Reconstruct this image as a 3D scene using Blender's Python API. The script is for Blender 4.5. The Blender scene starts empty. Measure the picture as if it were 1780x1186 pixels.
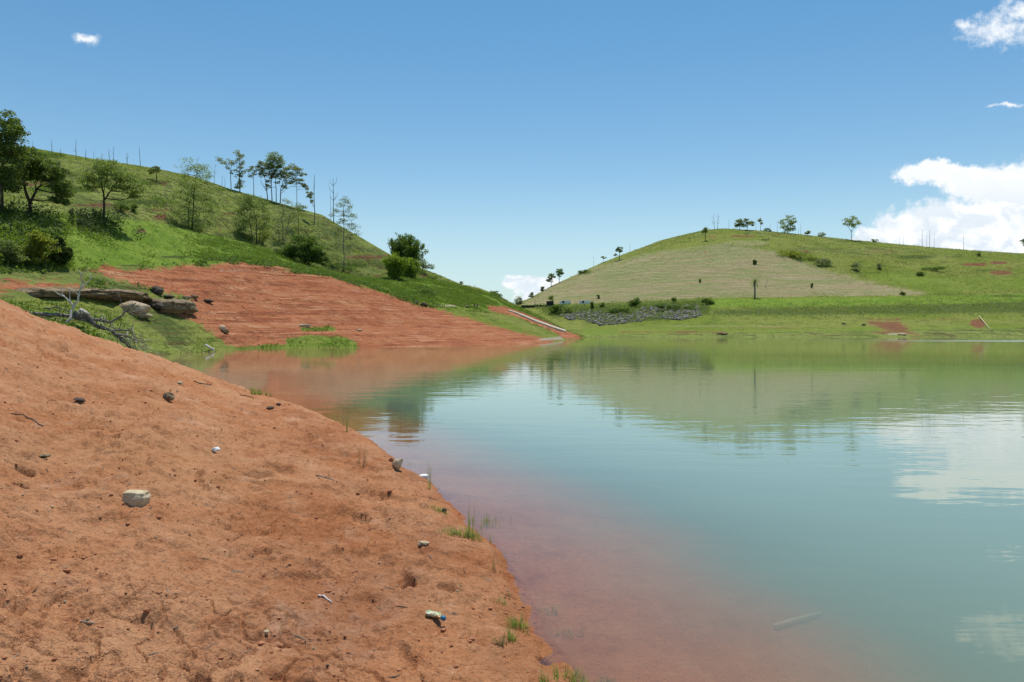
import bpy, bmesh, math, random
import numpy as np
from mathutils import Vector, Matrix, noise as mnoise

# ------------------------------------------------------------------ camera
S = bpy.context.scene
COL = S.collection
F, CX, HY, CH = 1384.0, 890.0, 572.0, 2.4          # focal length / centre / horizon of the photo in its pixels, eye height
cam_d = bpy.data.cameras.new('camera')
cam = bpy.data.objects.new('camera', cam_d); COL.objects.link(cam)
cam_d.sensor_width = 36; cam_d.lens = 36 * F / 1780
cam_d.shift_y = -21 / 1780
cam_d.clip_start = 0.05; cam_d.clip_end = 9000
cam.location = (0, 0, CH); cam.rotation_euler = (math.radians(90), 0, 0)
S.camera = cam

# ------------------------------------------------------------------ exposure, sun and sky
S.view_settings.view_transform = 'Standard'; S.view_settings.look = 'None'
S.view_settings.exposure = 0.0; S.view_settings.gamma = 1.0
try: S.view_settings.use_curve_mapping = False
except Exception: pass
SUN_EL, SUN_AZ = math.radians(71), math.radians(8)   # azimuth measured from +Y towards +X
SKY_STRENGTH = 0.112
sd = bpy.data.lights.new('sun', 'SUN'); sd.energy = 4.7; sd.angle = math.radians(0.53); sd.color = (1.0, 0.96, 0.9)
so = bpy.data.objects.new('sun', sd); COL.objects.link(so)
sv = Vector((math.cos(SUN_EL) * math.sin(SUN_AZ), math.cos(SUN_EL) * math.cos(SUN_AZ), math.sin(SUN_EL)))
so.rotation_euler = sv.to_track_quat('Z', 'Y').to_euler(); so.location = sv * 50

# node helpers
def N(nt, typ, ins=None, **props):
    n = nt.nodes.new(typ)
    for k, v in props.items(): setattr(n, k, v)
    for k, v in (ins or {}).items():
        s = n.inputs[k]
        if isinstance(v, bpy.types.NodeSocket): nt.links.new(v, s)
        else: s.default_value = v
    return n
def M(nt, op, a, b=0.0, c=None, clamp=False):
    ins = {0: a, 1: b}
    if c is not None: ins[2] = c
    return N(nt, 'ShaderNodeMath', ins, operation=op, use_clamp=clamp).outputs[0]
def MIX(nt, f, a, b, blend='MIX'):
    def c4(v): return v if isinstance(v, bpy.types.NodeSocket) else (tuple(v) + (1,))[:4]
    return N(nt, 'ShaderNodeMix', {0: f, 6: c4(a), 7: c4(b)}, data_type='RGBA', blend_type=blend).outputs[2]
def NOISE(nt, vec, scale, detail=4, rough=.55, dist=0.0, out=0):
    return N(nt, 'ShaderNodeTexNoise', {'Vector': vec, 'Scale': scale, 'Detail': detail, 'Roughness': rough, 'Distortion': dist}).outputs[out]
def SS(nt, v, lo, hi, a=0.0, b=1.0):
    return N(nt, 'ShaderNodeMapRange', {0: v, 1: lo, 2: hi, 3: a, 4: b}, interpolation_type='SMOOTHSTEP').outputs[0]
def MAP(nt, vec, scale=(1, 1, 1), rot=(0, 0, 0)):
    return N(nt, 'ShaderNodeMapping', {'Vector': vec, 'Scale': scale, 'Rotation': rot}).outputs[0]

w = bpy.data.worlds.new('World'); S.world = w; w.use_nodes = True
nt = w.node_tree; nt.nodes.clear()
sky = N(nt, 'ShaderNodeTexSky', sky_type='NISHITA', sun_disc=False, sun_elevation=SUN_EL, sun_rotation=SUN_AZ,
        altitude=0.0, air_density=1.0, dust_density=0.4, ozone_density=1.2)
gen = N(nt, 'ShaderNodeTexCoord').outputs['Generated']
sep = N(nt, 'ShaderNodeSeparateXYZ', {0: gen})
yy = M(nt, 'MAXIMUM', sep.outputs[1], 0.05)
P = M(nt, 'MULTIPLY', M(nt, 'DIVIDE', sep.outputs[0], yy), F / 100)      # hundreds of photo pixels right of the view axis
Q = M(nt, 'MULTIPLY', M(nt, 'DIVIDE', sep.outputs[2], yy), F / 100)      # ... above the horizon
pq = N(nt, 'ShaderNodeCombineXYZ', {0: P, 1: Q, 2: 0.0}).outputs[0]
wn = N(nt, 'ShaderNodeTexNoise', {'Vector': pq, 'Scale': 2.2, 'Detail': 8.0, 'Roughness': .62}).outputs['Color']
ws = N(nt, 'ShaderNodeSeparateXYZ', {0: wn})
P2 = M(nt, 'ADD', P, M(nt, 'MULTIPLY', M(nt, 'SUBTRACT', ws.outputs[0], .5), .62))
Q2 = M(nt, 'ADD', Q, M(nt, 'MULTIPLY', M(nt, 'SUBTRACT', ws.outputs[1], .5), .42))
def cloud_field(ells, p=None, q=None):
    out = None
    for (cx, cy, rx, ry) in ells:
        a = M(nt, 'POWER', M(nt, 'ABSOLUTE', M(nt, 'DIVIDE', M(nt, 'SUBTRACT', p or P2, (cx - CX) / 100), rx / 100)), 2.0)
        b = M(nt, 'POWER', M(nt, 'ABSOLUTE', M(nt, 'DIVIDE', M(nt, 'SUBTRACT', q or Q2, (HY - cy) / 100), ry / 100)), 2.0)
        f = M(nt, 'SUBTRACT', 1.0, M(nt, 'SQRT', M(nt, 'ADD', a, b)))
        out = f if out is None else M(nt, 'MAXIMUM', out, f)
    return out
big = cloud_field([(1700, 412, 195, 82), (1772, 335, 105, 60), (1622, 300, 82, 24), (1680, 318, 60, 34), (1580, 395, 75, 34), (1520, 418, 50, 26),
                   (1950, 385, 280, 120), (2250, 420, 260, 80), (950, 500, 62, 24), (905, 490, 40, 13), (1000, 520, 120, 22),
                   (-500, 380, 300, 60)])
wsp = cloud_field([(1735, 52, 78, 34), (1775, 18, 45, 30), (1690, 42, 40, 16), (1850, 60, 90, 50), (153, 70, 27, 10), (1756, 184, 40, 5), (2300, 120, 160, 40)])
cn = NOISE(nt, pq, 5.0, 8, .6)
mb = SS(nt, M(nt, 'ADD', big, M(nt, 'MULTIPLY', M(nt, 'SUBTRACT', cn, .5), .85)), -.02, .36)
mw = SS(nt, M(nt, 'ADD', wsp, M(nt, 'MULTIPLY', M(nt, 'SUBTRACT', cn, .5), 2.2)), -.1, 1.25, 0, 1.0)
cm = M(nt, 'MULTIPLY', M(nt, 'MAXIMUM', mb, mw), SS(nt, sep.outputs[1], .05, .15))
sh = NOISE(nt, MAP(nt, pq, (1, 1.6, 1)), 1.7, 6, .6, .4)
shade = SS(nt, sh, .40, .58)
low = SS(nt, Q2, 1.6, 2.9, 0, .8)
cloud_col = MIX(nt, M(nt, 'MAXIMUM', M(nt, 'MULTIPLY', shade, .9), low), (6.9, 7.7, 8.5), (9.3, 9.5, 9.7))
elev = N(nt, 'ShaderNodeMath', {0: sep.outputs[2]}, operation='ARCSINE').outputs[0]
skyt = MIX(nt, SS(nt, elev, .04, .42), (.92, 1.06, 1.06), (.54, .92, 1.04))      # clear dry air: deep blue above, pale milky band low down
skyc = MIX(nt, 1.0, sky.outputs[0], skyt, 'MULTIPLY')
skyc = MIX(nt, SS(nt, elev, .20, -.02, 0, .60), skyc, (5.6, 7.2, 8.0))
bg = N(nt, 'ShaderNodeBackground', {0: MIX(nt, cm, skyc, cloud_col), 1: SKY_STRENGTH})
nt.links.new(bg.outputs[0], N(nt, 'ShaderNodeOutputWorld').inputs[0])

# ------------------------------------------------------------------ numpy noise
def _hash(ix, iy, seed):
    h = (ix.astype(np.int64) * 374761393 + iy.astype(np.int64) * 668265263 + seed * 974634777) & 0xFFFFFFFF
    h = ((h ^ (h >> 13)) * 1274126177) & 0xFFFFFFFF
    h = ((h ^ (h >> 15)) * 2246822519) & 0xFFFFFFFF
    return ((h ^ (h >> 16)) & 0xFFFF) / 65535.0
def pnoise(x, y, seed=0):
    x0 = np.floor(x); y0 = np.floor(y); fx = x - x0; fy = y - y0
    sx = fx * fx * fx * (fx * (fx * 6 - 15) + 10); sy = fy * fy * fy * (fy * (fy * 6 - 15) + 10)
    r = 0
    for dx in (0, 1):
        for dy in (0, 1):
            a = _hash(x0 + dx, y0 + dy, seed) * 2 * np.pi
            g = np.cos(a) * (fx - dx) + np.sin(a) * (fy - dy)
            r = r + g * (sx if dx else 1 - sx) * (sy if dy else 1 - sy)
    return r * 1.5
def fbm(x, y, seed=0, octv=4, gain=.5):
    r = 0; a = 1.0
    for k in range(octv):
        r = r + a * pnoise(x * 2 ** k + 17.3 * k, y * 2 ** k - 9.1 * k, seed + k); a *= gain
    return r
def sstep(a, b, x):
    t = np.clip((x - a) / (b - a), 0, 1); return t * t * (3 - 2 * t)
def gsmooth(a, n, axis):
    if n < 1: return a
    k = np.exp(-np.linspace(-2, 2, 2 * n + 1) ** 2); k /= k.sum()
    pad = [(0, 0)] * a.ndim; pad[axis] = (n, n)
    b = np.pad(a, pad, mode='edge')
    return np.apply_along_axis(lambda v: np.convolve(v, k, 'valid'), axis, b)

# ------------------------------------------------------------------ object helpers
def link(o, parent=None):
    COL.objects.link(o)
    if parent is not None: o.parent = parent
    return o
def tag(o, label=None, cat=None, group=None, kind=None):
    if label: o['label'] = label
    if cat: o['category'] = cat
    if group: o['group'] = group
    if kind: o['kind'] = kind
    return o
def empty(name, loc=(0, 0, 0)):
    o = bpy.data.objects.new(name, None); o.empty_display_size = .2; o.location = loc
    return link(o)
def grid_mesh(name, X, Y, Z, mat, smooth=True):
    R, C = X.shape
    co = np.stack([X, Y, Z], -1).reshape(-1, 3).astype(np.float32)
    i = np.arange(R * C).reshape(R, C)
    q = np.stack([i[:-1, :-1], i[:-1, 1:], i[1:, 1:], i[1:, :-1]], -1).reshape(-1, 4)
    return array_mesh(name, co, q, mat, smooth)
def array_mesh(name, co, faces, mat, smooth=False, parent=None):
    co = np.asarray(co, np.float32); faces = np.asarray(faces, np.int32); k = faces.shape[1]
    me = bpy.data.meshes.new(name)
    me.vertices.add(len(co)); me.vertices.foreach_set('co', co.ravel())
    me.loops.add(faces.size); me.loops.foreach_set('vertex_index', faces.ravel())
    me.polygons.add(len(faces)); me.polygons.foreach_set('loop_start', np.arange(0, faces.size, k, dtype=np.int32))
    me.update(calc_edges=True)
    me.polygons.foreach_set('use_smooth', np.full(len(faces), smooth, bool))
    me.materials.append(mat); me.update()
    o = bpy.data.objects.new(name, me)
    return link(o, parent)
def set_attr(o, name, typ, arr):
    a = o.data.attributes.new(name, typ, 'POINT')
    a.data.foreach_set('color' if typ == 'FLOAT_COLOR' else 'value', np.asarray(arr, np.float32).ravel())

class MB:
    def __init__(s): s.v = []; s.f = []
    def add(s, vs, fs):
        b = len(s.v); s.v += [tuple(p) for p in vs]; s.f += [tuple(i + b for i in f) for f in fs]
    def tube(s, pts, rad, sides=6, cap=True):
        pts = [Vector(p) for p in pts]; n = len(pts)
        if not hasattr(rad, '__len__'): rad = [rad] * n
        ref = None; vs = []
        for i, p in enumerate(pts):
            d = (pts[min(i + 1, n - 1)] - pts[max(i - 1, 0)])
            if d.length < 1e-9: d = Vector((0, 0, 1))
            d.normalize()
            if ref is None: ref = Vector((1, 0, 0)) if abs(d.x) < .8 else Vector((0, 1, 0))
            a = (ref - d * ref.dot(d)).normalized(); b = d.cross(a); ref = a
            for k in range(sides):
                t = 2 * math.pi * k / sides
                vs.append(p + (a * math.cos(t) + b * math.sin(t)) * rad[i])
        fs = [(i * sides + k, i * sides + (k + 1) % sides, (i + 1) * sides + (k + 1) % sides, (i + 1) * sides + k)
              for i in range(n - 1) for k in range(sides)]
        if cap: fs += [tuple(range(sides - 1, -1, -1)), tuple((n - 1) * sides + k for k in range(sides))]
        s.add(vs, fs)
    def box(s, c, d, rz=0):
        cs, sn = math.cos(rz), math.sin(rz); vs = []
        for x in (-.5, .5):
            for y in (-.5, .5):
                for z in (-.5, .5):
                    a, b = x * d[0], y * d[1]
                    vs.append((c[0] + a * cs - b * sn, c[1] + a * sn + b * cs, c[2] + z * d[2]))
        s.add(vs, [(0, 1, 3, 2), (4, 6, 7, 5), (0, 4, 5, 1), (2, 3, 7, 6), (0, 2, 6, 4), (1, 5, 7, 3)])
    def build(s, name, mat, parent=None, smooth=True, bevel=0):
        me = bpy.data.meshes.new(name); me.from_pydata(s.v, [], s.f); me.update()
        if len(s.f) < 3000:
            bm = bmesh.new(); bm.from_mesh(me); bmesh.ops.recalc_face_normals(bm, faces=bm.faces[:]); bm.to_mesh(me); bm.free()
        if bevel:
            bm = bmesh.new(); bm.from_mesh(me)
            bmesh.ops.bevel(bm, geom=bm.edges[:], offset=bevel, segments=2, affect='EDGES'); bm.to_mesh(me); bm.free()
        me.polygons.foreach_set('use_smooth', np.full(len(me.polygons), smooth, bool))
        me.materials.append(mat)
        return link(bpy.data.objects.new(name, me), parent)

def wpt(px, py, Y):            # the point at depth Y behind a photo pixel
    return Vector(((px - CX) / F * Y, Y, CH + (HY - py) / F * Y))

# ------------------------------------------------------------------ materials
def new_mat(name):
    m = bpy.data.materials.new(name); m.use_nodes = True
    t = m.node_tree; t.nodes.clear()
    return m, t, N(t, 'ShaderNodeOutputMaterial')
def POS(t): return N(t, 'ShaderNodeNewGeometry').outputs['Position']
def OBJ(t): return N(t, 'ShaderNodeTexCoord').outputs['Object']
def BUMP(t, h, strength, dist, normal=None):
    ins = {'Height': h, 'Strength': strength, 'Distance': dist}
    if normal is not None: ins['Normal'] = normal
    return N(t, 'ShaderNodeBump', ins).outputs[0]
def PRIN(t, out, col, rough, normal=None, spec=.25):
    ins = {'Base Color': col if isinstance(col, bpy.types.NodeSocket) else tuple(col) + (1,), 'Roughness': rough, 'Specular IOR Level': spec}
    if normal is not None: ins['Normal'] = normal
    b = N(t, 'ShaderNodeBsdfPrincipled', ins)
    t.links.new(b.outputs[0], out.inputs[0]); return b

def soil_colour(t, pos, fine=1.0):
    a = NOISE(t, pos, .55, 5, .6); b = NOISE(t, pos, 3.2 * fine, 6, .65); c = NOISE(t, pos, 22 * fine, 4, .7)
    col = MIX(t, SS(t, a, .35, .65), (.430, .178, .078), (.490, .245, .130))
    col = MIX(t, M(t, 'MULTIPLY', SS(t, b, .5, .72), .7), col, (.300, .108, .046))
    col = MIX(t, M(t, 'MULTIPLY', SS(t, b, .47, .28), .6), col, (.54, .300, .175))
    col = MIX(t, M(t, 'MULTIPLY', SS(t, c, .52, .70), .65), col, (.215, .082, .040))
    col = MIX(t, M(t, 'MULTIPLY', SS(t, c, .44, .28), .5), col, (.58, .33, .20))
    return MIX(t, 1.0, col, (1.0, .985, .93), 'MULTIPLY')

def make_bank_mat():
    m, t, out = new_mat('red_soil'); pos = POS(t)
    col = soil_colour(t, pos)
    big = NOISE(t, pos, .28, 3, .5)
    col = MIX(t, M(t, 'MULTIPLY', SS(t, big, .5, .68), .35), col, (.46, .24, .112))
    pale = NOISE(t, MAP(t, pos, (1, .5, 1)), .9, 6, .7)
    col = MIX(t, M(t, 'MULTIPLY', SS(t, pale, .55, .70), .6), col, (.58, .36, .235))
    grey = NOISE(t, MAP(t, pos, (1, .7, 1), (0, 0, .5)), 1.4, 5, .7)
    col = MIX(t, M(t, 'MULTIPLY', SS(t, grey, .60, .74), .45), col, (.30, .19, .13))
    # darker patches low on the bank; wet soil at and under the waterline is darker
    z = N(t, 'ShaderNodeSeparateXYZ', {0: pos}).outputs[2]
    band = M(t, 'MULTIPLY', SS(t, z, .75, .25), SS(t, NOISE(t, MAP(t, pos, (.8, .45, 1)), 1.0, 6, .68), .42, .62))
    col = MIX(t, M(t, 'MULTIPLY', band, .55), col, MIX(t, 1.0, col, (.62, .50, .44), 'MULTIPLY'))
    wet = SS(t, M(t, 'ADD', z, M(t, 'MULTIPLY', M(t, 'SUBTRACT', NOISE(t, pos, 2.0, 5, .6), .5), .09)), .115, .0)
    col = MIX(t, M(t, 'MULTIPLY', wet, .9), col, MIX(t, 1.0, col, (.86, .74, .64), 'MULTIPLY'))
    h1 = NOISE(t, pos, 9, 6, .68); h2 = NOISE(t, pos, 45, 4, .7)
    cr = N(t, 'ShaderNodeTexVoronoi', {'Vector': N(t, 'ShaderNodeVectorMath', {0: pos, 1: NOISE(t, pos, 3, 3, .6, out=1)}, operation='ADD').outputs[0], 'Scale': 4.5}, feature='DISTANCE_TO_EDGE').outputs[0]
    crack = M(t, 'MULTIPLY', SS(t, cr, .035, .0), SS(t, NOISE(t, pos, .8, 3, .5), .50, .62))
    n = BUMP(t, h1, .9, .075)
    n = BUMP(t, h2, .9, .016, n)
    n = BUMP(t, M(t, 'SUBTRACT', 1.0, crack), .6, .03, n)
    PRIN(t, out, col, .95, n, .1)
    return m

def make_land_mat():
    m, t, out = new_mat('hill_cover'); pos = POS(t)
    A = N(t, 'ShaderNodeAttribute', attribute_name='cover'); B = N(t, 'ShaderNodeAttribute', attribute_name='cover2')
    a = N(t, 'ShaderNodeSeparateColor', {0: A.outputs[0]}); b = N(t, 'ShaderNodeSeparateColor', {0: B.outputs[0]})
    dull = A.outputs['Alpha']
    soil, straw, scrub = a.outputs[0], a.outputs[1], a.outputs[2]
    lush, olive, stone = b.outputs[0], b.outputs[1], b.outputs[2]
    sz = N(t, 'ShaderNodeSeparateXYZ', {0: pos}).outputs[2]
    n_big = NOISE(t, pos, .028, 4, .55); n_mid = NOISE(t, pos, .16, 5, .6); n_sm = NOISE(t, pos, .9, 5, .65); n_fine = NOISE(t, pos, 4.0, 3, .7)
    # contour-following strata: thin horizontal sheets of noise
    strat = NOISE(t, MAP(t, pos, (.05, .05, 2.6)), 1.0, 4, .6)
    strat2 = NOISE(t, MAP(t, pos, (.09, .09, 7.0)), 1.0, 3, .6)
    # grass
    g = MIX(t, SS(t, n_big, .38, .62), (.175, .225, .030), (.235, .255, .055))
    g = MIX(t, M(t, 'MULTIPLY', SS(t, n_mid, .50, .70), .75), g, (.080, .115, .020))
    g = MIX(t, M(t, 'MULTIPLY', SS(t, n_mid, .46, .30), .6), g, (.175, .185, .050))
    g = MIX(t, M(t, 'MULTIPLY', SS(t, n_sm, .50, .66), .75), g, (.065, .100, .018))
    g = MIX(t, M(t, 'MULTIPLY', SS(t, n_sm, .45, .28), .45), g, (.21, .215, .06))
    lg = MIX(t, SS(t, n_mid, .36, .64), (.150, .240, .024), (.215, .295, .040))
    lg = MIX(t, M(t, 'MULTIPLY', SS(t, n_sm, .5, .66), .75), lg, (.085, .155, .018))
    lg = MIX(t, M(t, 'MULTIPLY', SS(t, n_fine, .52, .68), .6), lg, (.075, .130, .016))
    g = MIX(t, SS(t, M(t, 'ADD', lush, M(t, 'MULTIPLY', M(t, 'SUBTRACT', n_sm, .5), .8)), .35, .65), g, lg)
    ol = MIX(t, SS(t, n_mid, .36, .64), (.195, .250, .046), (.285, .300, .086))
    ol = MIX(t, M(t, 'MULTIPLY', SS(t, n_sm, .48, .64), .8), ol, (.055, .080, .020))
    ol = MIX(t, M(t, 'MULTIPLY', SS(t, n_mid, .53, .62), .7), ol, (.062, .092, .020))
    ol = MIX(t, M(t, 'MULTIPLY', SS(t, n_big, .50, .62), .4), ol, (.085, .115, .026))
    ol = MIX(t, M(t, 'MULTIPLY', SS(t, n_mid, .44, .34), .5), ol, (.20, .165, .075))
    ol = MIX(t, M(t, 'MULTIPLY', SS(t, strat, .54, .66), .55), ol, (.085, .092, .028))
    ol = MIX(t, M(t, 'MULTIPLY', M(t, 'MULTIPLY', SS(t, strat, .55, .62), SS(t, n_mid, .44, .56)), .7), ol, (.115, .070, .034))
    ol = MIX(t, M(t, 'MULTIPLY', SS(t, NOISE(t, pos, .07, 4, .6), .54, .62), .5), ol, (.072, .105, .022))
    g = MIX(t, SS(t, M(t, 'ADD', olive, M(t, 'MULTIPLY', M(t, 'SUBTRACT', n_mid, .5), .8)), .3, .7), g, ol)
    # mown straw
    zone = SS(t, M(t, 'ADD', sz, M(t, 'MULTIPLY', M(t, 'SUBTRACT', n_big, .5), 70.0)), 22, 44)
    st = MIX(t, SS(t, n_mid, .35, .65), MIX(t, zone, (.295, .245, .115), (.225, .245, .085)), MIX(t, zone, (.340, .280, .145), (.270, .270, .105)))
    st = MIX(t, M(t, 'MULTIPLY', SS(t, strat, .46, .62), .6), st, (.225, .245, .100))
    st = MIX(t, M(t, 'MULTIPLY', SS(t, strat2, .50, .64), .6), st, (.215, .200, .092))
    st = MIX(t, M(t, 'MULTIPLY', SS(t, n_sm, .52, .66), .55), st, (.42, .34, .215))
    st = MIX(t, M(t, 'MULTIPLY', SS(t, n_mid, .55, .66), .5), st, (.25, .185, .088))
    st = MIX(t, M(t, 'MULTIPLY', SS(t, n_sm, .46, .34), .5), st, (.17, .155, .062))
    st = MIX(t, M(t, 'MULTIPLY', SS(t, strat2, .47, .40), .6), st, (.46, .395, .25))
    dg = NOISE(t, MAP(t, pos, (.035, .30, .30), (0, .28, .30)), 1.0, 4, .6)
    st = MIX(t, M(t, 'MULTIPLY', SS(t, dg, .47, .60), .7), st, (.225, .250, .088))
    st = MIX(t, M(t, 'MULTIPLY', SS(t, dg, .46, .36), .45), st, (.36, .265, .150))
    g = MIX(t, SS(t, M(t, 'ADD', straw, M(t, 'ADD', M(t, 'MULTIPLY', M(t, 'SUBTRACT', n_sm, .5), .8), M(t, 'MULTIPLY', M(t, 'SUBTRACT', n_mid, .5), .7))), .34, .62), g, st)
    # dark scrub
    sc = MIX(t, SS(t, n_sm, .38, .62), (.040, .068, .014), (.105, .135, .032))
    g = MIX(t, SS(t, M(t, 'ADD', scrub, M(t, 'MULTIPLY', M(t, 'SUBTRACT', n_sm, .5), 1.1)), .35, .7), g, sc)
    # bare red soil with old strand lines
    rs = soil_colour(t, MAP(t, pos, (.45, .45, 1.0)), .8)
    rs = MIX(t, .60, rs, (.40, .122, .052))
    rs = MIX(t, M(t, 'MULTIPLY', M(t, 'MULTIPLY', SS(t, strat, .53, .60), SS(t, n_mid, .40, .56)), .75), rs, (.47, .205, .095))
    rs = MIX(t, M(t, 'MULTIPLY', M(t, 'MULTIPLY', SS(t, strat, .48, .40), SS(t, n_mid, .60, .46)), .7), rs, (.21, .055, .025))
    rs = MIX(t, M(t, 'MULTIPLY', M(t, 'MULTIPLY', SS(t, strat2, .55, .62), SS(t, NOISE(t, pos, .3, 4, .6), .47, .60)), .9), rs, (.56, .31, .165))
    rs = MIX(t, M(t, 'MULTIPLY', SS(t, n_mid, .54, .64), .5), rs, (.27, .072, .033))
    rs = MIX(t, M(t, 'MULTIPLY', SS(t, n_fine, .54, .68), .5), rs, (.22, .066, .032))
    rs = MIX(t, M(t, 'MULTIPLY', SS(t, n_fine, .46, .34), .45), rs, (.46, .22, .125))
    rs = MIX(t, M(t, 'MULTIPLY', SS(t, n_sm, .55, .66), .55), rs, (.21, .064, .030))
    ms = SS(t, M(t, 'ADD', soil, M(t, 'ADD', M(t, 'MULTIPLY', M(t, 'SUBTRACT', n_sm, .5), 1.1), M(t, 'MULTIPLY', M(t, 'SUBTRACT', n_mid, .5), .8))), .42, .58)
    s3 = NOISE(t, MAP(t, pos, (.018, .018, .80)), 1.0, 3, .55); brk = SS(t, NOISE(t, pos, .12, 5, .65), .47, .60)
    ln = M(t, 'MULTIPLY', SS(t, M(t, 'ABSOLUTE', M(t, 'SUBTRACT', s3, .50)), .030, .008), brk); ld = M(t, 'MULTIPLY', SS(t, M(t, 'ABSOLUTE', M(t, 'SUBTRACT', s3, .56)), .035, .008), brk)
    rs = MIX(t, M(t, 'MULTIPLY', ln, .55), rs, (.54, .27, .145)); rs = MIX(t, M(t, 'MULTIPLY', ld, .45), rs, (.19, .050, .023))
    rs = MIX(t, dull, rs, MIX(t, SS(t, n_sm, .35, .65), (.080, .042, .022), (.215, .110, .056)))
    col = MIX(t, ms, g, rs)
    ps = MIX(t, SS(t, n_sm, .35, .65), (.36, .30, .22), (.46, .38, .28))
    col = MIX(t, SS(t, M(t, 'ADD', stone, M(t, 'MULTIPLY', M(t, 'SUBTRACT', n_sm, .5), .5)), .4, .6), col, ps)
    n = BUMP(t, n_sm, .9, 1.0)
    n = BUMP(t, n_fine, .8, .22, n)
    n = BUMP(t, strat2, .5, .25, n)
    PRIN(t, out, col, .95, n, .08)
    return m

def make_water_mat():
    m, t, out = new_mat('lake_water'); pos = POS(t)
    dep = N(t, 'ShaderNodeAttribute', attribute_name='depth').outputs['Fac']
    op = M(t, 'SUBTRACT', 1.0, M(t, 'POWER', 2.718, M(t, 'MULTIPLY', dep, -3.6)))
    sy = N(t, 'ShaderNodeSeparateXYZ', {0: pos})
    # small wind ripples, long crests across the view, calmer and rougher lanes
    lane = NOISE(t, MAP(t, pos, (.012, .045, 1)), 1.0, 3, .5)
    r1 = NOISE(t, MAP(t, pos, (.55, 1.5, 1), (0, 0, .06)), 1.0, 3, .5, .3)
    r2 = NOISE(t, MAP(t, pos, (.16, .42, 1), (0, 0, -.10)), 1.0, 3, .5, .3)
    r3 = NOISE(t, MAP(t, pos, (2.4, 6.0, 1), (0, 0, .16)), 1.0, 2, .5)
    n = BUMP(t, r2, 1.0, WAVE[0])
    n = BUMP(t, r1, SS(t, lane, .35, .65, .25, 1.0), WAVE[1], n)
    n = BUMP(t, r3, SS(t, lane, .42, .62, .15, 1.0), WAVE[2], n)
    body = MIX(t, SS(t, dep, .04, .34), (.405, .228, .130), MIX(t, SS(t, sy.outputs[1], 22, 65), (.176, .240, .166), MIX(t, SS(t, M(t, 'ADD', sy.outputs[0], M(t, 'MULTIPLY', sy.outputs[1], .12)), 4, -10), (.118, .160, .058), (.25, .155, .075))))  # far olive and inlet red-brown put reflected hill and bank colour into the water
    # a ruffled streak of wind along the far shore
    st = M(t, 'MULTIPLY', SS(t, sy.outputs[1], 148, 153), SS(t, sy.outputs[1], 170, 164))
    st = M(t, 'MULTIPLY', st, SS(t, sy.outputs[0], 40, 100))
    st = M(t, 'MULTIPLY', st, SS(t, NOISE(t, MAP(t, pos, (.02, .2, 1)), 1.0, 3, .5), .30, .5))
    diff = N(t, 'ShaderNodeBsdfDiffuse', {0: body})
    tr = N(t, 'ShaderNodeBsdfTransparent', {0: (.93, .95, .93, 1)})
    under = N(t, 'ShaderNodeMixShader', {0: op, 1: tr.outputs[0], 2: diff.outputs[0]})
    gl = N(t, 'ShaderNodeBsdfGlossy', {0: (1, 1, 1, 1), 'Roughness': M(t, 'ADD', .015, M(t, 'MULTIPLY', st, .20)), 'Normal': n})
    fr = N(t, 'ShaderNodeFresnel', {'IOR': 1.333})
    top = N(t, 'ShaderNodeMixShader', {0: fr.outputs[0], 1: under.outputs[0], 2: gl.outputs[0]})
    t.links.new(top.outputs[0], out.inputs[0])
    return m
WAVE = (.0105, .0095, .0014)

def leaf_mat(name, c0, c1, trans=.52):
    m, t, out = new_mat(name)
    r = N(t, 'ShaderNodeNewGeometry').outputs['Random Per Island']
    big = NOISE(t, POS(t), .5, 2, .5)
    col = MIX(t, M(t, 'ADD', M(t, 'MULTIPLY', r, .65), M(t, 'MULTIPLY', big, .35)), c0, c1)
    d = N(t, 'ShaderNodeBsdfPrincipled', {'Base Color': col, 'Roughness': .6, 'Specular IOR Level': .25})
    tl = N(t, 'ShaderNodeBsdfTranslucent', {0: MIX(t, 1.0, col, (1.25, 1.3, .6), 'MULTIPLY')})
    mx = N(t, 'ShaderNodeMixShader', {0: trans, 1: d.outputs[0], 2: tl.outputs[0]})
    t.links.new(mx.outputs[0], out.inputs[0]); return m
def bark_mat(name, c0, c1, scale=6):
    m, t, out = new_mat(name); p = OBJ(t)
    v = NOISE(t, MAP(t, p, (1, 1, .35)), scale, 5, .65)
    PRIN(t, out, MIX(t, SS(t, v, .35, .65), c0, c1), .9, BUMP(t, v, .6, .05), .15); return m
def rock_mat(name, c0, c1, c2=None, scale=3.0, strat=0.0):
    m, t, out = new_mat(name); p = OBJ(t)
    a = NOISE(t, MAP(t, p, (1, 1, 1 + strat)), scale, 6, .65); b = NOISE(t, p, scale * 6, 4, .7)
    col = MIX(t, SS(t, a, .35, .65), c0, c1)
    if c2: col = MIX(t, M(t, 'MULTIPLY', SS(t, b, .52, .68), .8), col, c2)
    n = BUMP(t, a, .7, .25 / scale); n = BUMP(t, b, .6, .05 / scale, n)
    PRIN(t, out, col, .9, n, .15); return m
def plain_mat(name, c, rough=.6, spec=.3, var=.15, metallic=0):
    m, t, out = new_mat(name)
    v = NOISE(t, OBJ(t), 5, 4, .6)
    col = MIX(t, v, tuple(x * (1 - var) for x in c), tuple(min(1, x * (1 + var)) for x in c))
    b = PRIN(t, out, col, rough, None, spec); b.inputs['Metallic'].default_value = metallic; return m

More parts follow.
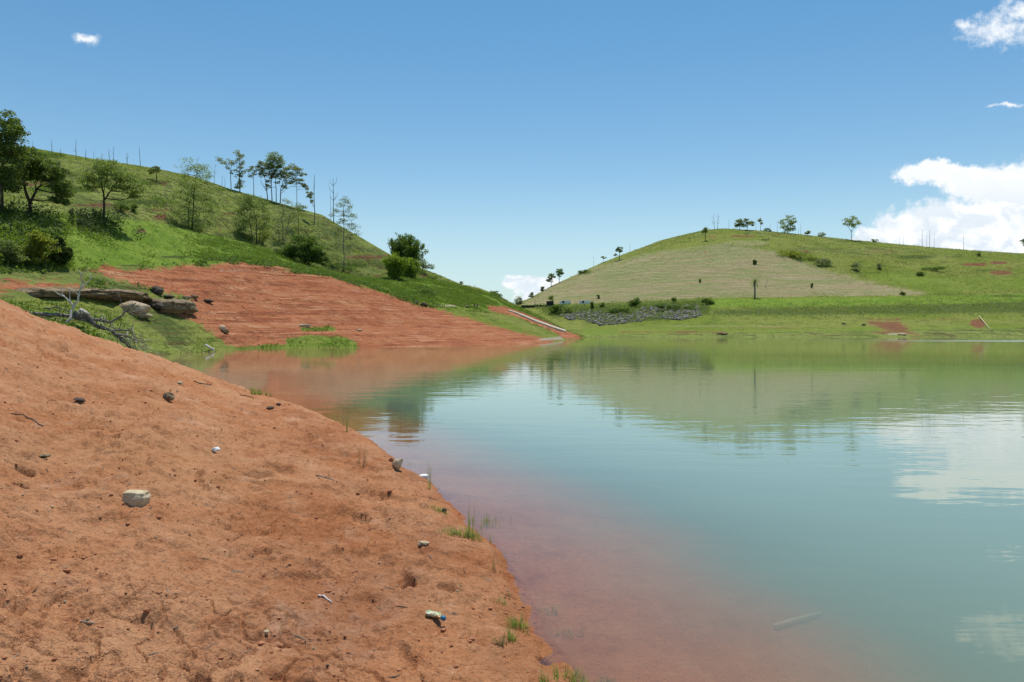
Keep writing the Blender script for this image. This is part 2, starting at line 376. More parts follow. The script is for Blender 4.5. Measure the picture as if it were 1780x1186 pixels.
MAT = dict(
    bank=make_bank_mat(), land=make_land_mat(), water=make_water_mat(),
    leaf_dark=leaf_mat('leaf_dark', (.065, .110, .028), (.190, .240, .068)),
    leaf_shaded=leaf_mat('leaf_shaded', (.022, .042, .010), (.075, .115, .022), .3),  # undergrowth leaves with tree shade painted into the colour
    leaf_mid=leaf_mat('leaf_mid', (.110, .158, .048), (.265, .310, .115)),
    leaf_light=leaf_mat('leaf_light', (.15, .20, .06), (.30, .35, .14)),
    leaf_grey=leaf_mat('leaf_grey', (.135, .160, .088), (.31, .33, .21)),
    leaf_bamboo=leaf_mat('leaf_bamboo', (.140, .210, .022), (.290, .360, .065)),
    leaf_bush=leaf_mat('leaf_bush', (.055, .105, .024), (.175, .245, .060)),
    leaf_yellow=leaf_mat('leaf_yellow', (.150, .190, .025), (.32, .34, .075)),
    grass=leaf_mat('grass_blade', (.10, .17, .016), (.235, .30, .045), .3),
    grass_shore=leaf_mat('grass_shore', (.14, .20, .045), (.32, .37, .12), .4),
    tussock=leaf_mat('tussock', (.140, .185, .040), (.280, .315, .095), .45),
    stubble=leaf_mat('stubble', (.150, .130, .060), (.36, .31, .17), .1),
    weed=leaf_mat('weed_leaf', (.055, .100, .014), (.180, .240, .040)),
    litter=leaf_mat('plant_litter', (.06, .04, .025), (.42, .34, .24), .05),
    straw=leaf_mat('dry_stalk', (.20, .15, .07), (.33, .27, .14), .2),
    bark=bark_mat('bark_dark', (.035, .027, .020), (.105, .085, .065)),
    bark_pale=bark_mat('bark_pale', (.16, .14, .115), (.33, .30, .26)),
    bark_grey=bark_mat('bark_grey', (.13, .118, .108), (.26, .24, .22)),  # lightened to stand for haze on distant trunks
    driftwood=bark_mat('driftwood', (.10, .082, .068), (.28, .245, .21)),
    bleached=bark_mat('bleached_wood', (.36, .32, .27), (.58, .54, .48)),
    white_wood=bark_mat('white_wood', (.55, .52, .50), (.72, .70, .68)),
    slab=rock_mat('slab_stone', (.115, .078, .044), (.29, .22, .125), (.055, .040, .028), .9, 2.5),
    pale=rock_mat('pale_stone', (.34, .26, .165), (.46, .36, .235), (.24, .175, .11), .9),
    boulder=rock_mat('boulder_stone', (.14, .10, .055), (.255, .20, .12), (.055, .04, .028), .9, 1.5),
    dark=rock_mat('dark_stone', (.045, .035, .028), (.11, .085, .065), None, 2.0),
    cream=rock_mat('cream_stone', (.48, .385, .235), (.58, .49, .33), (.36, .22, .11), 9.0),
    riprap=rock_mat('riprap_stone', (.11, .100, .088), (.32, .292, .256), (.10, .09, .08), .9),
    clod=rock_mat('soil_clod', (.34, .135, .06), (.42, .20, .105), (.24, .085, .036), 9.0),
    concrete=rock_mat('concrete', (.42, .36, .26), (.52, .45, .33), (.33, .27, .18), 1.2),
    white_paint=plain_mat('white_paint', (.88, .86, .83), .35, .5, .04),
    glass=plain_mat('dark_glass', (.02, .022, .028), .35, .3),
    rubber=plain_mat('rubber', (.02, .02, .02), .8),
    dark_wall=plain_mat('dark_wall', (.05, .048, .05), .9, .1, .4),
    pipe=plain_mat('pipe_yellow', (.42, .40, .17), .6, .3, .2),
    foam=plain_mat('white_foam', (.75, .75, .73), .7, .3, .06),
    paper=plain_mat('white_paper', (.68, .66, .64), .7, .2, .06),
    cap=plain_mat('blue_cap', (.01, .16, .30), .4, .5, .1),
)

# ------------------------------------------------------------------ terrain: the near bank
E = np.array([  # px of the column, py of the crest or waterline, distance of it (0: on the water surface)
 (-2600, 330, 17), (-1500, 350, 18), (-600, 400, 20.5), (-300, 452, 21.3), (0, 526, 22), (50, 544, 22.6), (110, 567, 23.3), (180, 591, 24.2), (260, 616, 25.2),
 (330, 644, 27), (400, 671, 28.6), (440, 683, 0), (470, 691, 0), (500, 702, 0), (530, 712, 0), (600, 741, 0), (640, 764, 0),
 (700, 812, 0), (745, 839, 0), (775, 870, 0), (800, 895, 0), (848, 934, 0), (865, 966, 0), (895, 1020, 0), (932, 1070, 0),
 (945, 1112, 0), (985, 1160, 0), (1000, 1186, 0), (1060, 1300, 0), (1100, 1500, 0), (1150, 2100, 0)], float)
for r in E:
    if r[2] == 0: r[2] = CH * F / (r[1] - HY)
Eu = (E[:, 0] - CX) / F; EY = E[:, 2]; Ez = CH + (HY - E[:, 1]) / F * EY; Ez[np.abs(Ez) < 1e-6] = 0
_i = E[:, 0] >= 440
SY = np.concatenate([[-20, 0], EY[_i][::-1], [33, 38, 45, 60, 90]])
SX = np.concatenate([[.6, .47], (Eu * EY)[_i][::-1], [-10.6, -12.5, -16, -22, -30]])
_o = np.argsort(SY); SY, SX = SY[_o], SX[_o]
def shore_x(Y): return np.interp(Y, SY, SX)
def near_base(u, Y):
    px = CX + u * F
    Ye = np.interp(u, Eu, EY); ze = np.interp(u, Eu, Ez); Yb = 2.0; zb = .2 * (.45 - 2 * u)
    t_ = (Y - Yb) / np.maximum(Ye - Yb, .3); land = zb + (ze - zb) * t_ + np.interp(px, [100, 300, 440, 540, 640, 800, 950], [0, .30, .42, .30, .17, .08, 0]) * 4 * np.clip(t_ * (1 - t_), 0, 1)
    back = ze - .05 * (Y - Ye) - .10 * (Y - Ye) ** 2
    X = u * Y; d = X - shore_x(Y)
    bed = -.04 * sstep(0, .12, d) - .065 * d - .012 * d * d
    k = sstep(405, 470, px)
    beyond = back * (1 - k) + np.minimum(bed, back * 0 + bed) * k
    z = np.where(Y <= Ye, land, beyond)
    z = np.where(px > 1120, bed, z)
    return np.maximum(z, -2.6)
def near_detail(X, Y, z):
    land = sstep(-.12, .25, z)
    s = .055 * fbm(X * .45, Y * .45, 3, 3) + .022 * fbm(X * 1.7, Y * 1.7, 11, 3)
    # crusty ledges: thin sheets broken off along the slope, steep on the water side
    c = X * .83 + Y * .35
    l = fbm(X * 1.1 + .4 * fbm(X * 2, Y * 2, 40, 2), Y * .9, 21, 4, .52)
    st_ = l * 7; fr_ = st_ - np.floor(st_)
    s += .050 * np.clip(l - .05, 0, .45) + .080 * (np.floor(st_) + sstep(.5, 1.0, fr_)) / 7
    hm = fbm(X * 2.2, Y * 2.0, 36, 3, .55); s += .030 * np.abs(hm)
    l2 = fbm(X * 4.2 + .5 * hm, Y * 3.6, 37, 3, .6) * 5; s += .020 * (np.floor(l2) + sstep(.45, 1., l2 - np.floor(l2))) / 5 * sstep(-.25, .25, fbm(X * .8, Y * .8, 38, 2))
    r = 1 - np.abs(fbm(X * 3.1, Y * 2.7, 31, 3, .5)); s -= .034 * sstep(.88, .99, r) * sstep(-.1, .35, fbm(X * .5, Y * .5, 35, 2))
    s += .013 * fbm(X * 7, Y * 7, 51, 4, .62) + .0035 * pnoise(X * 30, Y * 30, 61)
    out = z + s * (.12 + .88 * land) + .03 * sstep(0, .03, z) * (1 - sstep(.1, .3, z))
    for (hx, hy, ra, rb, ang, dp) in PITS:
        dx, dy = X - hx, Y - hy; a = dx * math.cos(ang) + dy * math.sin(ang); b = -dx * math.sin(ang) + dy * math.cos(ang)
        q = (a / ra) ** 2 + (b / rb) ** 2 + .35 * pnoise(X * 9, Y * 9, 5)
        out = out - dp * (1 - sstep(.25, 1.1, q))
    return out
def near_ray(px, py):
    u = (px - CX) / F; Y = np.linspace(2.2, 44, 3000); z = near_base(np.full_like(Y, u), Y)
    p = HY - (z - CH) / Y * F; i = np.argmax(p <= py) if (p <= py).any() else int(np.argmin(p))
    return u * Y[i], Y[i]
PITS = []
for (px, py, w, h, ang, dp) in ((200, 763, 11, 9, .2, .10), (42, 815, 34, 11, -.35, .16), (37, 834, 22, 9, -.2, .12), (75, 793, 22, 8, 0, .08), (112, 610, 10, 8, 0, .12),
                       (128, 617, 10, 6, 0, .09), (345, 1180, 40, 16, -.5, .09), (628, 902, 30, 14, -.4, .06), (775, 1040, 30, 14, -.8, .06), (710, 1025, 26, 9, -.6, .05),
                       (455, 970, 30, 10, 0, .05), (885, 1040, 24, 9, -.2, .05), (945, 1150, 26, 12, -.5, .06), (60, 630, 20, 6, 0, .10), (250, 632, 18, 5, 0, .07)):
    x, y = near_ray(px, py); sc = y / F
    PITS.append((x, y, w * sc * .6, h * sc * 1.5, ang, dp))

def ucols(n0, lo, hi, ext):
    a = np.linspace(lo, hi, n0); st = a[1] - a[0]; L = [lo]; R = [hi]; k = st
    while L[-1] > -ext: k *= 1.07; L.append(L[-1] - k)
    k = st
    while R[-1] < ext: k *= 1.07; R.append(R[-1] + k)
    return np.concatenate([L[:0:-1], a, R[1:]])
NU = ucols(820, -.70, .36, 2.2)
_s = np.linspace(2.6 ** -.55, 48 ** -.55, 760); NY = _s ** (-1 / .55)
NY = np.concatenate([[.6, 1.2, 1.7, 2.1, 2.4], NY])
U, YY = np.meshgrid(NU, NY)
near_z0 = near_base(U, YY)
near_z = near_detail(U * YY, YY, near_z0)
ground = grid_mesh('ground', U * YY, YY, near_z, MAT['bank']); tag(ground, 'dry crusted red soil bank sloping down into the lake in the foreground', 'ground', kind='structure')

# ------------------------------------------------------------------ terrain: lofted hills
def loft(knots, feats, px, rows, sm=10):
    """knots: px list; feats: list of lists of (Y, py or None, z or None)"""
    Ys, Zs = [], []
    for f in feats:
        Yk = np.array([a[0] for a in f], float)
        Zk = np.array([(CH + (HY - a[1]) / F * a[0]) if len(a) == 2 else a[2] for a in f], float)
        Ys.append(gsmooth(np.interp(px, knots, Yk), sm, 0)); Zs.append(gsmooth(np.interp(px, knots, Zk), sm, 0))
    Ys = np.array(Ys); Zs = np.array(Zs); Yo, Zo = [], []
    for k in range(len(feats) - 1):
        n = rows[k]
        for t in np.linspace(0, 1, n, endpoint=(k == len(feats) - 2)):
            Yo.append(Ys[k] * (1 - t) + Ys[k + 1] * t); Zo.append(Zs[k] * (1 - t) + Zs[k + 1] * t)
    return np.array(Yo), np.array(Zo)
def ray_grid(px_axis, Yg, Zg, px, py):
    c = np.interp(px, px_axis, np.arange(len(px_axis))); i = int(min(len(px_axis) - 2, math.floor(c))); f = c - i
    Y = Yg[:, i] * (1 - f) + Yg[:, i + 1] * f; Z = Zg[:, i] * (1 - f) + Zg[:, i + 1] * f
    p = HY - (Z - CH) / Y * F
    hit = np.nonzero(p <= py)[0]
    j = hit[0] if len(hit) else int(np.argmin(p))
    if len(hit) and j > 0:
        t = (p[j - 1] - py) / max(p[j - 1] - p[j], 1e-6); Yh = Y[j - 1] + (Y[j] - Y[j - 1]) * t; Zh = Z[j - 1] + (Z[j] - Z[j - 1]) * t
    else: Yh, Zh = Y[j], Z[j]
    return Vector(((px - CX) / F * Yh, Yh, Zh))
def poly_mask(px, py, poly, soft):
    P = np.array(poly, float); inside = np.zeros(px.shape, bool); d2 = np.full(px.shape, 1e12)
    for i in range(len(P)):
        x0, y0 = P[i]; x1, y1 = P[(i + 1) % len(P)]
        if y0 != y1:
            c = ((y0 > py) != (y1 > py)) & (px < (x1 - x0) * (py - y0) / (y1 - y0) + x0); inside ^= c
        ex, ey = x1 - x0, y1 - y0; t = np.clip(((px - x0) * ex + (py - y0) * ey) / (ex * ex + ey * ey + 1e-9), 0, 1)
        d2 = np.minimum(d2, (px - x0 - t * ex) ** 2 + (py - y0 - t * ey) ** 2)
    sd = np.where(inside, 1, -1) * np.sqrt(d2)
    return np.clip(.5 + .5 * sd / soft, 0, 1)

LK = [-1500, -900, -300, 0, 130, 270, 340, 400, 450, 560, 620, 680, 700, 760, 797, 830, 860, 890, 950, 1000, 1030, 1100]
F1 = [45, 45, 46, 49, 56, 72, 81, 92, 100, 103, 104, 106, 108, 111, 113, 115, 118, 122, 138, 184, 238, 260]
F2 = [(75, 440), (75, 450), (75, 468), (78, 478), (85, 476), (105, 468), (118, 461), (126, 458), (132, 461), (138, 478), (142, 493), (146, 513), (148, 520), (152, 535), (156, 540), (166, 540), (178, 541), (190, 545), (210, 565), (226, 582), (242, 0, -.6), (262, 0, -2.5)]
F3 = [(108, 290), (105, 305), (102, 338), (100, 364), (108, 376), (135, 386), (150, 403), (160, 415), (168, 429), (178, 469), (185, 482), (194, 482), (198, 481), (210, 488), (215, 494), (220, 500), (226, 508), (234, 529), (240, 556), (246, 583), (250, 0, -1), (270, 0, -3)]
F4 = [(a[0] + 22, 0, (CH + (HY - a[1]) / F * a[0] if len(a) == 2 else a[2]) - 1.6) for a in F3]
F6 = [(290, 175), (280, 190), (270, 222), (265, 247), (262, 270), (258, 292), (256, 307), (255, 328), (255, 342), (255, 373), (258, 408), (262, 443), (262, 455), (265, 476), (266, 492), (266, 506), (266, 520), (266, 545), (266, 566), (266, 590), (268, 0, -3), (280, 0, -4)]
F5 = []
for a, b in zip(F4, F6):
    z6 = CH + (HY - b[1]) / F * b[0] if len(b) == 2 else b[2]
    F5.append((a[0] + (b[0] - a[0]) * .55, 0, a[2] + (z6 - a[2]) * .64))
F7 = [(b[0] + 90, 0, (CH + (HY - b[1]) / F * b[0] if len(b) == 2 else b[2]) - 22) for b in F6]
lpx = np.concatenate([np.linspace(-1500, -60, 90, endpoint=False), np.linspace(-60, 1100, 900)])
LY, LZ = loft(LK, [[(a - 9, 0, -2.0) for a in F1], [(a, 0, 0) for a in F1], F2, F3, F4, F5, F6, F7], lpx, [6, 120, 100, 6, 50, 60, 8], 8)
LY = gsmooth(LY, 2, 0); LZ = gsmooth(LZ, 2, 0)
LX = (lpx[None, :] - CX) / F * LY
rowk = np.arange(LY.shape[0])[:, None] + LY * 0
_am = np.interp(rowk, [0, 6, 20, 126, 226, 282, 330, 350], [.10, .12, .5, .7, .9, 1.2, .35, .3])
LZ0 = LZ.copy()
LZ = LZ + _am * (.35 * fbm(LX * .09, LY * .09, 71, 4) + .16 * fbm(LX * .5, LY * .5, 72, 3))
_b = sstep(8, 20, rowk) * (1 - sstep(118, 126, rowk))     # erosion steps on the bare slope
LZ += _b * (.22 * fbm(LX * .03, LZ0 * 1.1, 73, 4, .6) + .14 * np.abs(fbm(LX * .16, LY * .12, 75, 3)))
for (cx, cy, rx, ry, hh) in ((360, 500, 34, 14, 1.1), (395, 490, 26, 10, .8), (330, 478, 24, 6, .5), (440, 505, 26, 8, .6), (470, 470, 30, 4, .5), (520, 540, 40, 10, -.5), (620, 545, 50, 12, .5), (700, 560, 60, 10, -.4)):
    _p = HY - (LZ0 - CH) / LY * F; LZ += hh * np.exp(-(((lpx[None, :] - cx) / rx) ** 2 + ((_p - cy) / ry) ** 2)) * (rowk < 130)
_h = sstep(232, 240, rowk) * (1 - sstep(300, 335, rowk))   # cattle terraces on the back hill
LZ += _h * .55 * np.sin(LZ0 * 1.5 + 3 * fbm(LX * .03, LY * .03, 74, 3))
# small scarp where the turf hangs over the bare soil
LPX = lpx[None, :] + LY * 0; LPY = HY - (LZ - CH) / LY * F
soil_poly = [(150, 470), (185, 459), (215, 470), (250, 467), (290, 468), (330, 460), (360, 461), (400, 455), (440, 458), (475, 462), (500, 470), (530, 474), (560, 478), (600, 487), (640, 500), (690, 516), (740, 531),
             (800, 549), (850, 564), (900, 578), (950, 589), (985, 596), (960, 606), (900, 612), (600, 622), (500, 622), (420, 625), (385, 590), (345, 560), (300, 545), (330, 522), (300, 512), (255, 500), (200, 485)]
LSOIL = poly_mask(LPX, LPY, soil_poly, 13) * (rowk < 150)
def lp(poly, s, lo=0, hi=999): return poly_mask(LPX, LPY, poly, s) * (rowk >= lo) * (rowk < hi)
LSOIL = np.maximum(LSOIL, lp([(845, 531), (880, 533), (935, 552), (985, 573), (1015, 588), (985, 590), (960, 577), (900, 552), (850, 540)], 3, 0, 200))
LSOIL = np.maximum(LSOIL, .68 * lp([(-200, 484), (0, 484), (90, 480), (190, 492), (160, 508), (60, 516), (-200, 515)], 22, 0, 150))
for (cx, cy, rx, ry, v) in ((545, 452, 1, 1, 0), (640, 447, 45, 5, .75), (675, 445, 22, 4, .7), (55, 320, 45, 5, .8), (105, 350, 20, 8, .6), (160, 357, 40, 5, .75), (278, 378, 16, 5, .9), (275, 318, 22, 5, .65), (395, 372, 20, 3, .7),
                         (280, 365, 22, 4, .7), (365, 399, 30, 4, .6), (20, 355, 15, 6, .6), (245, 402, 8, 5, .8), (690, 492, 14, 4, .5), (130, 466, 1, 1, 0), (225, 300, 60, 4, .5), (735, 478, 9, 5, .7), (655, 480, 14, 3, .7), (510, 412, 26, 2, .6)):
    LSOIL = np.maximum(LSOIL, .8 * v * np.clip(1.6 - np.sqrt(((LPX - cx) / rx) ** 2 + ((LPY - cy) / ry) ** 2), 0, 1) * ((rowk > 130)))
LGR = np.maximum(lp([(370, 606), (430, 601), (500, 598), (620, 596), (625, 606), (500, 610), (370, 616)], 4, 0, 40), lp([(520, 570), (580, 568), (585, 575), (525, 577)], 3, 0, 60))
LGR = np.maximum(LGR, lp([(495, 590), (535, 582), (600, 585), (622, 598), (600, 606), (500, 606)], 4, 0, 60))
LSOIL = LSOIL * (1 - .9 * LGR)
LLUSH = lp([(-1500, 300), (0, 362), (130, 374), (260, 384), (350, 402), (430, 424), (500, 444), (560, 468), (620, 484), (700, 480), (790, 492), (890, 530), (1010, 585), (960, 575), (900, 548), (850, 540), (740, 532), (560, 480), (400, 458), (180, 466), (0, 470), (-1500, 440)], 6, 0, 232)
LLUSH = np.maximum(LLUSH, .38 * lp([(-300, 500), (0, 522), (130, 530), (260, 548), (310, 552), (350, 580), (420, 612), (300, 640), (0, 700), (-300, 640)], 7, 0, 140))
LLUSH = np.maximum(LLUSH, .5 * LGR)
LOL = np.maximum(sstep(226, 240, rowk), .55 * sstep(360, 330, LPX) * (rowk < 130) * sstep(520, 545, LPY) + .8 * (LPX < 260) * (rowk < 130) * (LPY < 520))
LSCR = lp([(-1500, 420), (-100, 430), (0, 440), (110, 452), (100, 474), (0, 478), (-1500, 470)], 8, 0, 200) * .55
for (cx, cy, rx, ry, v) in ((305, 447, 40, 3, .7), (365, 452, 24, 2, .7), (440, 456, 30, 1.5, .6), (230, 462, 30, 2, .7), (160, 470, 30, 3, .6), (560, 485, 1, 1, 0), (600, 462, 40, 5, .9), (530, 468, 30, 2, .5), (690, 488, 60, 2, .5), (740, 512, 24, 6, .7), (730, 502, 15, 3, .8), (865, 512, 12, 7, .8), (250, 352, 60, 6, .7), (110, 330, 60, 6, .6), (420, 330, 50, 3, .7), (330, 392, 40, 6, .6), (265, 318, 30, 4, .8), (60, 272, 50, 5, .7)):
    LSCR = np.maximum(LSCR, v * np.clip(1.5 - np.sqrt(((LPX - cx) / rx) ** 2 + ((LPY - cy) / ry) ** 2), 0, 1))
LST = np.maximum(.9 * lp([(745, 530), (830, 530), (838, 533), (745, 533)], 1.2, 0, 200), .6 * lp([(930, 588), (975, 583), (985, 592), (940, 594)], 3, 0, 60))
LST = np.maximum(LST, .45 * lp([(380, 466), (480, 466), (560, 478), (560, 481), (470, 472), (380, 475)], 2, 0, 140))
LLUSH *= (1 - LSCR * .6)
hill_left = grid_mesh('hillside', LX, LY, LZ, MAT['land'])
one = np.ones_like(LX)
set_attr(hill_left, 'cover', 'FLOAT_COLOR', np.stack([LSOIL, 0 * one, LSCR, sstep(150, 190, rowk)], -1))
set_attr(hill_left, 'cover2', 'FLOAT_COLOR', np.stack([LLUSH, LOL, LST, one], -1))
tag(hill_left, 'green hillside with an eroded bare red slope on the left shore', 'hillside', kind='structure')

RK = [600, 700, 850, 880, 900, 920, 960, 1000, 1040, 1075, 1110, 1150, 1200, 1230, 1260, 1330, 1400, 1480, 1560, 1640, 1700, 1780, 2000, 2600, 3600]
crest_py = [590, 580, 552, 540, 527, 519, 496, 478, 459, 445, 432, 417, 405, 399, 397, 401, 408, 417, 424, 431, 436, 440, 452, 470, 470]
crest_Y = [400, 400, 400, 400, 400, 402, 410, 420, 432, 440, 450, 460, 470, 472, 475, 478, 480, 482, 484, 485, 485, 485, 480, 470, 450]
road_py = [562, 560, 545, 538, 534, 532, 530, 529, 528, 527, 526, 524, 521, 519, 518, 517, 516, 515, 514, 513, 512, 510, 506, 500, 500]
bench_py = [575, 575, 574, 573, 572, 571, 569, 567, 566, 565, 564, 562, 559, 557, 556, 556, 555, 555, 555, 555, 554, 554, 552, 550, 550]
G1 = [(230, 0, 0)] * len(RK)
G2 = [(285, p) for p in bench_py]; G3 = [(338, p) for p in road_py]
G3b = [(346, 0, CH + (HY - p) / F * 338 + .15) for p in road_py]
zc = [CH + (HY - p) / F * y for p, y in zip(crest_py, crest_Y)]
zr = [a[2] for a in G3b]
G4 = [(346 + (y - 346) * .55, 0, b + (c - b) * .66) for y, b, c in zip(crest_Y, zr, zc)]
G5 = [(y, 0, c) for y, c in zip(crest_Y, zc)]
G6 = [(y + 140, 0, c - 30) for y, c in zip(crest_Y, zc)]
rpx = np.concatenate([np.linspace(600, 870, 70, endpoint=False), np.linspace(870, 1800, 760, endpoint=False), np.linspace(1800, 3600, 160)])
RY, RZ = loft(RK, [[(218, 0, -2.0)] * len(RK), G1, G2, G3, G3b, G4, G5, G6], rpx, [6, 60, 70, 8, 90, 90, 10], 8)
RY = gsmooth(RY, 2, 0); RZ = gsmooth(RZ, 2, 0)
RX = (rpx[None, :] - CX) / F * RY
rr = np.arange(RY.shape[0])[:, None] + RY * 0
_am = np.interp(rr, [0, 6, 40, 66, 136, 144, 200, 300, 324, 334], [.06, .08, .35, .5, .9, .3, 1.2, 1.2, .5, .4])
RZ0 = RZ.copy()
RPX = rpx[None, :] + RY * 0
_mown = sstep(1480, 1620, RPX)
RZ = RZ + _am * (.6 * fbm(RX * .05, RY * .05, 81, 4) * (.4 + .6 * _mown) + .22 * fbm(RX * .35, RY * .35, 82, 3))
RZ += sstep(150, 165, rr) * (1 - sstep(290, 322, rr)) * 1.1 * fbm(RX * .018, RY * .03, 83, 3) * sstep(1350, 1600, RPX)
RPY = HY - (RZ - CH) / RY * F
def rp(poly, s, lo=0, hi=999): return poly_mask(RPX, RPY, poly, s) * (rr >= lo) * (rr < hi)
def blobs(lst, lo=0, hi=999):
    o = np.zeros_like(RX)
    for (cx, cy, rx, ry, v) in lst:
        o = np.maximum(o, v * np.clip(1.5 - np.sqrt(((RPX - cx) / rx) ** 2 + ((RPY - cy) / ry) ** 2), 0, 1))
    return o * (rr >= lo) * (rr < hi)
STRAW = rp([(908, 528), (950, 502), (1004, 476), (1040, 463), (1073, 453), (1139, 438), (1220, 430), (1262, 424), (1343, 437), (1362, 446), (1412, 463), (1470, 479), (1500, 489), (1558, 500), (1612, 513), (1591, 514), (1400, 518), (1200, 520), (1100, 527), (995, 529), (940, 533)], 14, 138, 330)
STRAW = np.maximum(STRAW, .55 * rp([(1258, 418), (1320, 416), (1345, 424), (1300, 430), (1258, 428)], 3, 138, 330))
RSOIL = np.maximum(rp([(1508, 556), (1560, 553), (1575, 565), (1600, 582), (1570, 584), (1530, 574), (1512, 568)], 16, 0, 100) * .85, blobs([(1695, 460, 22, 3, .9), (1735, 457, 18, 3, .8), (1740, 474, 22, 4, .9), (1755, 466, 10, 3, .6), (1700, 562, 16, 9, .8), (1640, 556, 60, 2, .5), (1290, 411, 28, 2, .7), (1240, 412, 16, 4, .5), (1180, 577, 170, 2, .55), (1540, 578, 40, 2, .6), (1300, 570, 120, 1.2, .5), (1230, 440, 9, 8, .35), (1420, 436, 60, 5, .40), (1530, 438, 60, 6, .42), (1650, 447, 60, 4, .36), (1350, 408, 60, 4, .36), (1600, 470, 60, 6, .30), (1740, 465, 50, 8, .40), (1240, 442, 14, 8, .40), (1480, 505, 60, 3, .3)]))
SCRUB = .8 * rp([(930, 533), (1100, 528), (1235, 520), (1235, 548), (1100, 545), (960, 552)], 5, 60, 140)
SCRUB = np.maximum(SCRUB, .8 * rp([(970, 545), (1026, 540), (1118, 534), (1214, 530), (1222, 548), (1186, 555), (1044, 564)], 3, 40, 140))
SCRUB = np.maximum(SCRUB, .62 * rp([(1235, 536), (1400, 530), (1600, 526), (1790, 520), (2400, 510), (2400, 545), (1790, 548), (1600, 550), (1400, 552), (1235, 552)], 7, 60, 140))
SCRUB = np.maximum(SCRUB, blobs([(1370, 443, 30, 4, .5), (1400, 452, 20, 4, .4), (1430, 458, 22, 9, .65), (1490, 465, 14, 9, .6), (1530, 462, 10, 5, .5), (1590, 447, 40, 4, .75), (1620, 468, 18, 3, .85), (1600, 478, 12, 3, .6), (1640, 465, 16, 2, .6), (1665, 447, 10, 2, .6), (1700, 443, 6, 3, .7), (1012, 515, 1, 1, 0), (1470, 420, 30, 3, .5), (1715, 470, 30, 2, .6), (1330, 417, 10, 2, .8), (1760, 470, 20, 2, .5), (1450, 425, 60, 3, .4), (1015, 473, 14, 4, .8), (1560, 490, 1, 1, 0), (1750, 515, 40, 3, .6), (1640, 512, 60, 2, .5)]))
ROL = np.maximum(blobs([(1420, 435, 60, 6, .8), (1530, 437, 70, 8, .9), (1640, 445, 60, 5, .6), (1350, 405, 80, 6, .7)]), .9 * rp([(1000, 583), (1230, 578), (1800, 570), (2400, 565), (2400, 590), (1000, 590)], 6, 0, 70))
ROL = np.maximum(ROL, .45 * sstep(280, 300, rr))
RLUSH = np.maximum(.75 * rp([(1235, 519), (1600, 514), (1800, 509), (2400, 500), (2400, 530), (1800, 528), (1400, 534), (1235, 536)], 4, 60, 150), .5 * rp([(1010, 570), (1060, 567), (1240, 570), (1700, 562), (1780, 566), (1780, 582), (1010, 588)], 6, 0, 70))
RLUSH = np.maximum(RLUSH, .5 * rp([(1420, 470), (1560, 470), (1780, 480), (2400, 480), (2400, 505), (1620, 512), (1500, 486)], 8, 140, 330))
RST = np.maximum(blobs([(1560, 581, 22, 1.4, .75), (1250, 567, 200, 1.0, .5)]), .0 * one[:1, :1])
hill_right = grid_mesh('hill', RX, RY, RZ, MAT['land'])
one = np.ones_like(RX)
set_attr(hill_right, 'cover', 'FLOAT_COLOR', np.stack([RSOIL, STRAW, SCRUB, .75 * one], -1))
set_attr(hill_right, 'cover2', 'FLOAT_COLOR', np.stack([RLUSH, ROL, RST, one], -1))
tag(hill_right, 'rounded green hill with a mown straw-coloured face across the lake', 'hill', kind='structure')

def on_left(px, py): return ray_grid(lpx, LY, LZ, px, py)
def on_right(px, py): return ray_grid(rpx, RY, RZ, px, py)
def on_near(px, py):
    c = np.interp((px - CX) / F, NU, np.arange(len(NU))); i = int(round(c)); z = near_z[:, i]; p = HY - (z - CH) / NY * F
    h = np.nonzero(p <= py)[0]; j = h[0] if len(h) else int(np.argmin(p))
    return Vector((NU[i] * NY[j], NY[j], z[j]))
def near_height(X, Y):
    u = X / Y; j = int(round(np.interp(Y, NY, np.arange(len(NY))))); i = int(round(np.interp(u, NU, np.arange(len(NU)))))
    return float(near_z[j, i])

# the lake floor and plain far below and beyond, one sheet to the horizon
g = np.concatenate([-np.geomspace(7000, 60, 24), np.linspace(-50, 50, 6), np.geomspace(60, 7000, 24)])
GX, GY = np.meshgrid(g, g)
far = grid_mesh('terrain', GX, GY, -3.2 + 0 * GX, MAT['land']); tag(far, 'low ground under and beyond the lake', 'terrain', kind='structure')
set_attr(far, 'cover', 'FLOAT_COLOR', np.tile([0, 0, 0, 0], (GX.size, 1))); set_attr(far, 'cover2', 'FLOAT_COLOR', np.tile([.3, .4, 0, 1], (GX.size, 1)))

# water
LOG_A = wpt(1347, 1101, (CH + .27) * F / (1101 - HY)); LOG_B = wpt(1428, 1060, (CH + .27) * F / (1060 - HY))
LOG_A.z, LOG_B.z = [float(near_detail(np.array([p.x]), np.array([p.y]), near_base(np.array([p.x / p.y]), np.array([p.y])))[0]) + .03 for p in (LOG_A, LOG_B)]
WU = ucols(560, -.70, .70, 12)
_s = np.linspace(2.6 ** -.6, 60 ** -.6, 420); WY = np.concatenate([[.3, 1, 1.8, 2.3], _s ** (-1 / .6), np.geomspace(64, 3500, 40)])
U, YY = np.meshgrid(WU, WY); X = U * YY
dep = -near_base(U, YY) - .03 * fbm(X * .45, YY * .45, 3, 3)
dep = np.where(YY > 46, 3.0, dep)
dep = np.where(U > 2.0, 3.0, dep)
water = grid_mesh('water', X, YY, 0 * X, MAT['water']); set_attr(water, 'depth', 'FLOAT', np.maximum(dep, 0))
tag(water, 'calm turbid green lake water mirroring hills and clouds', 'water', kind='structure')

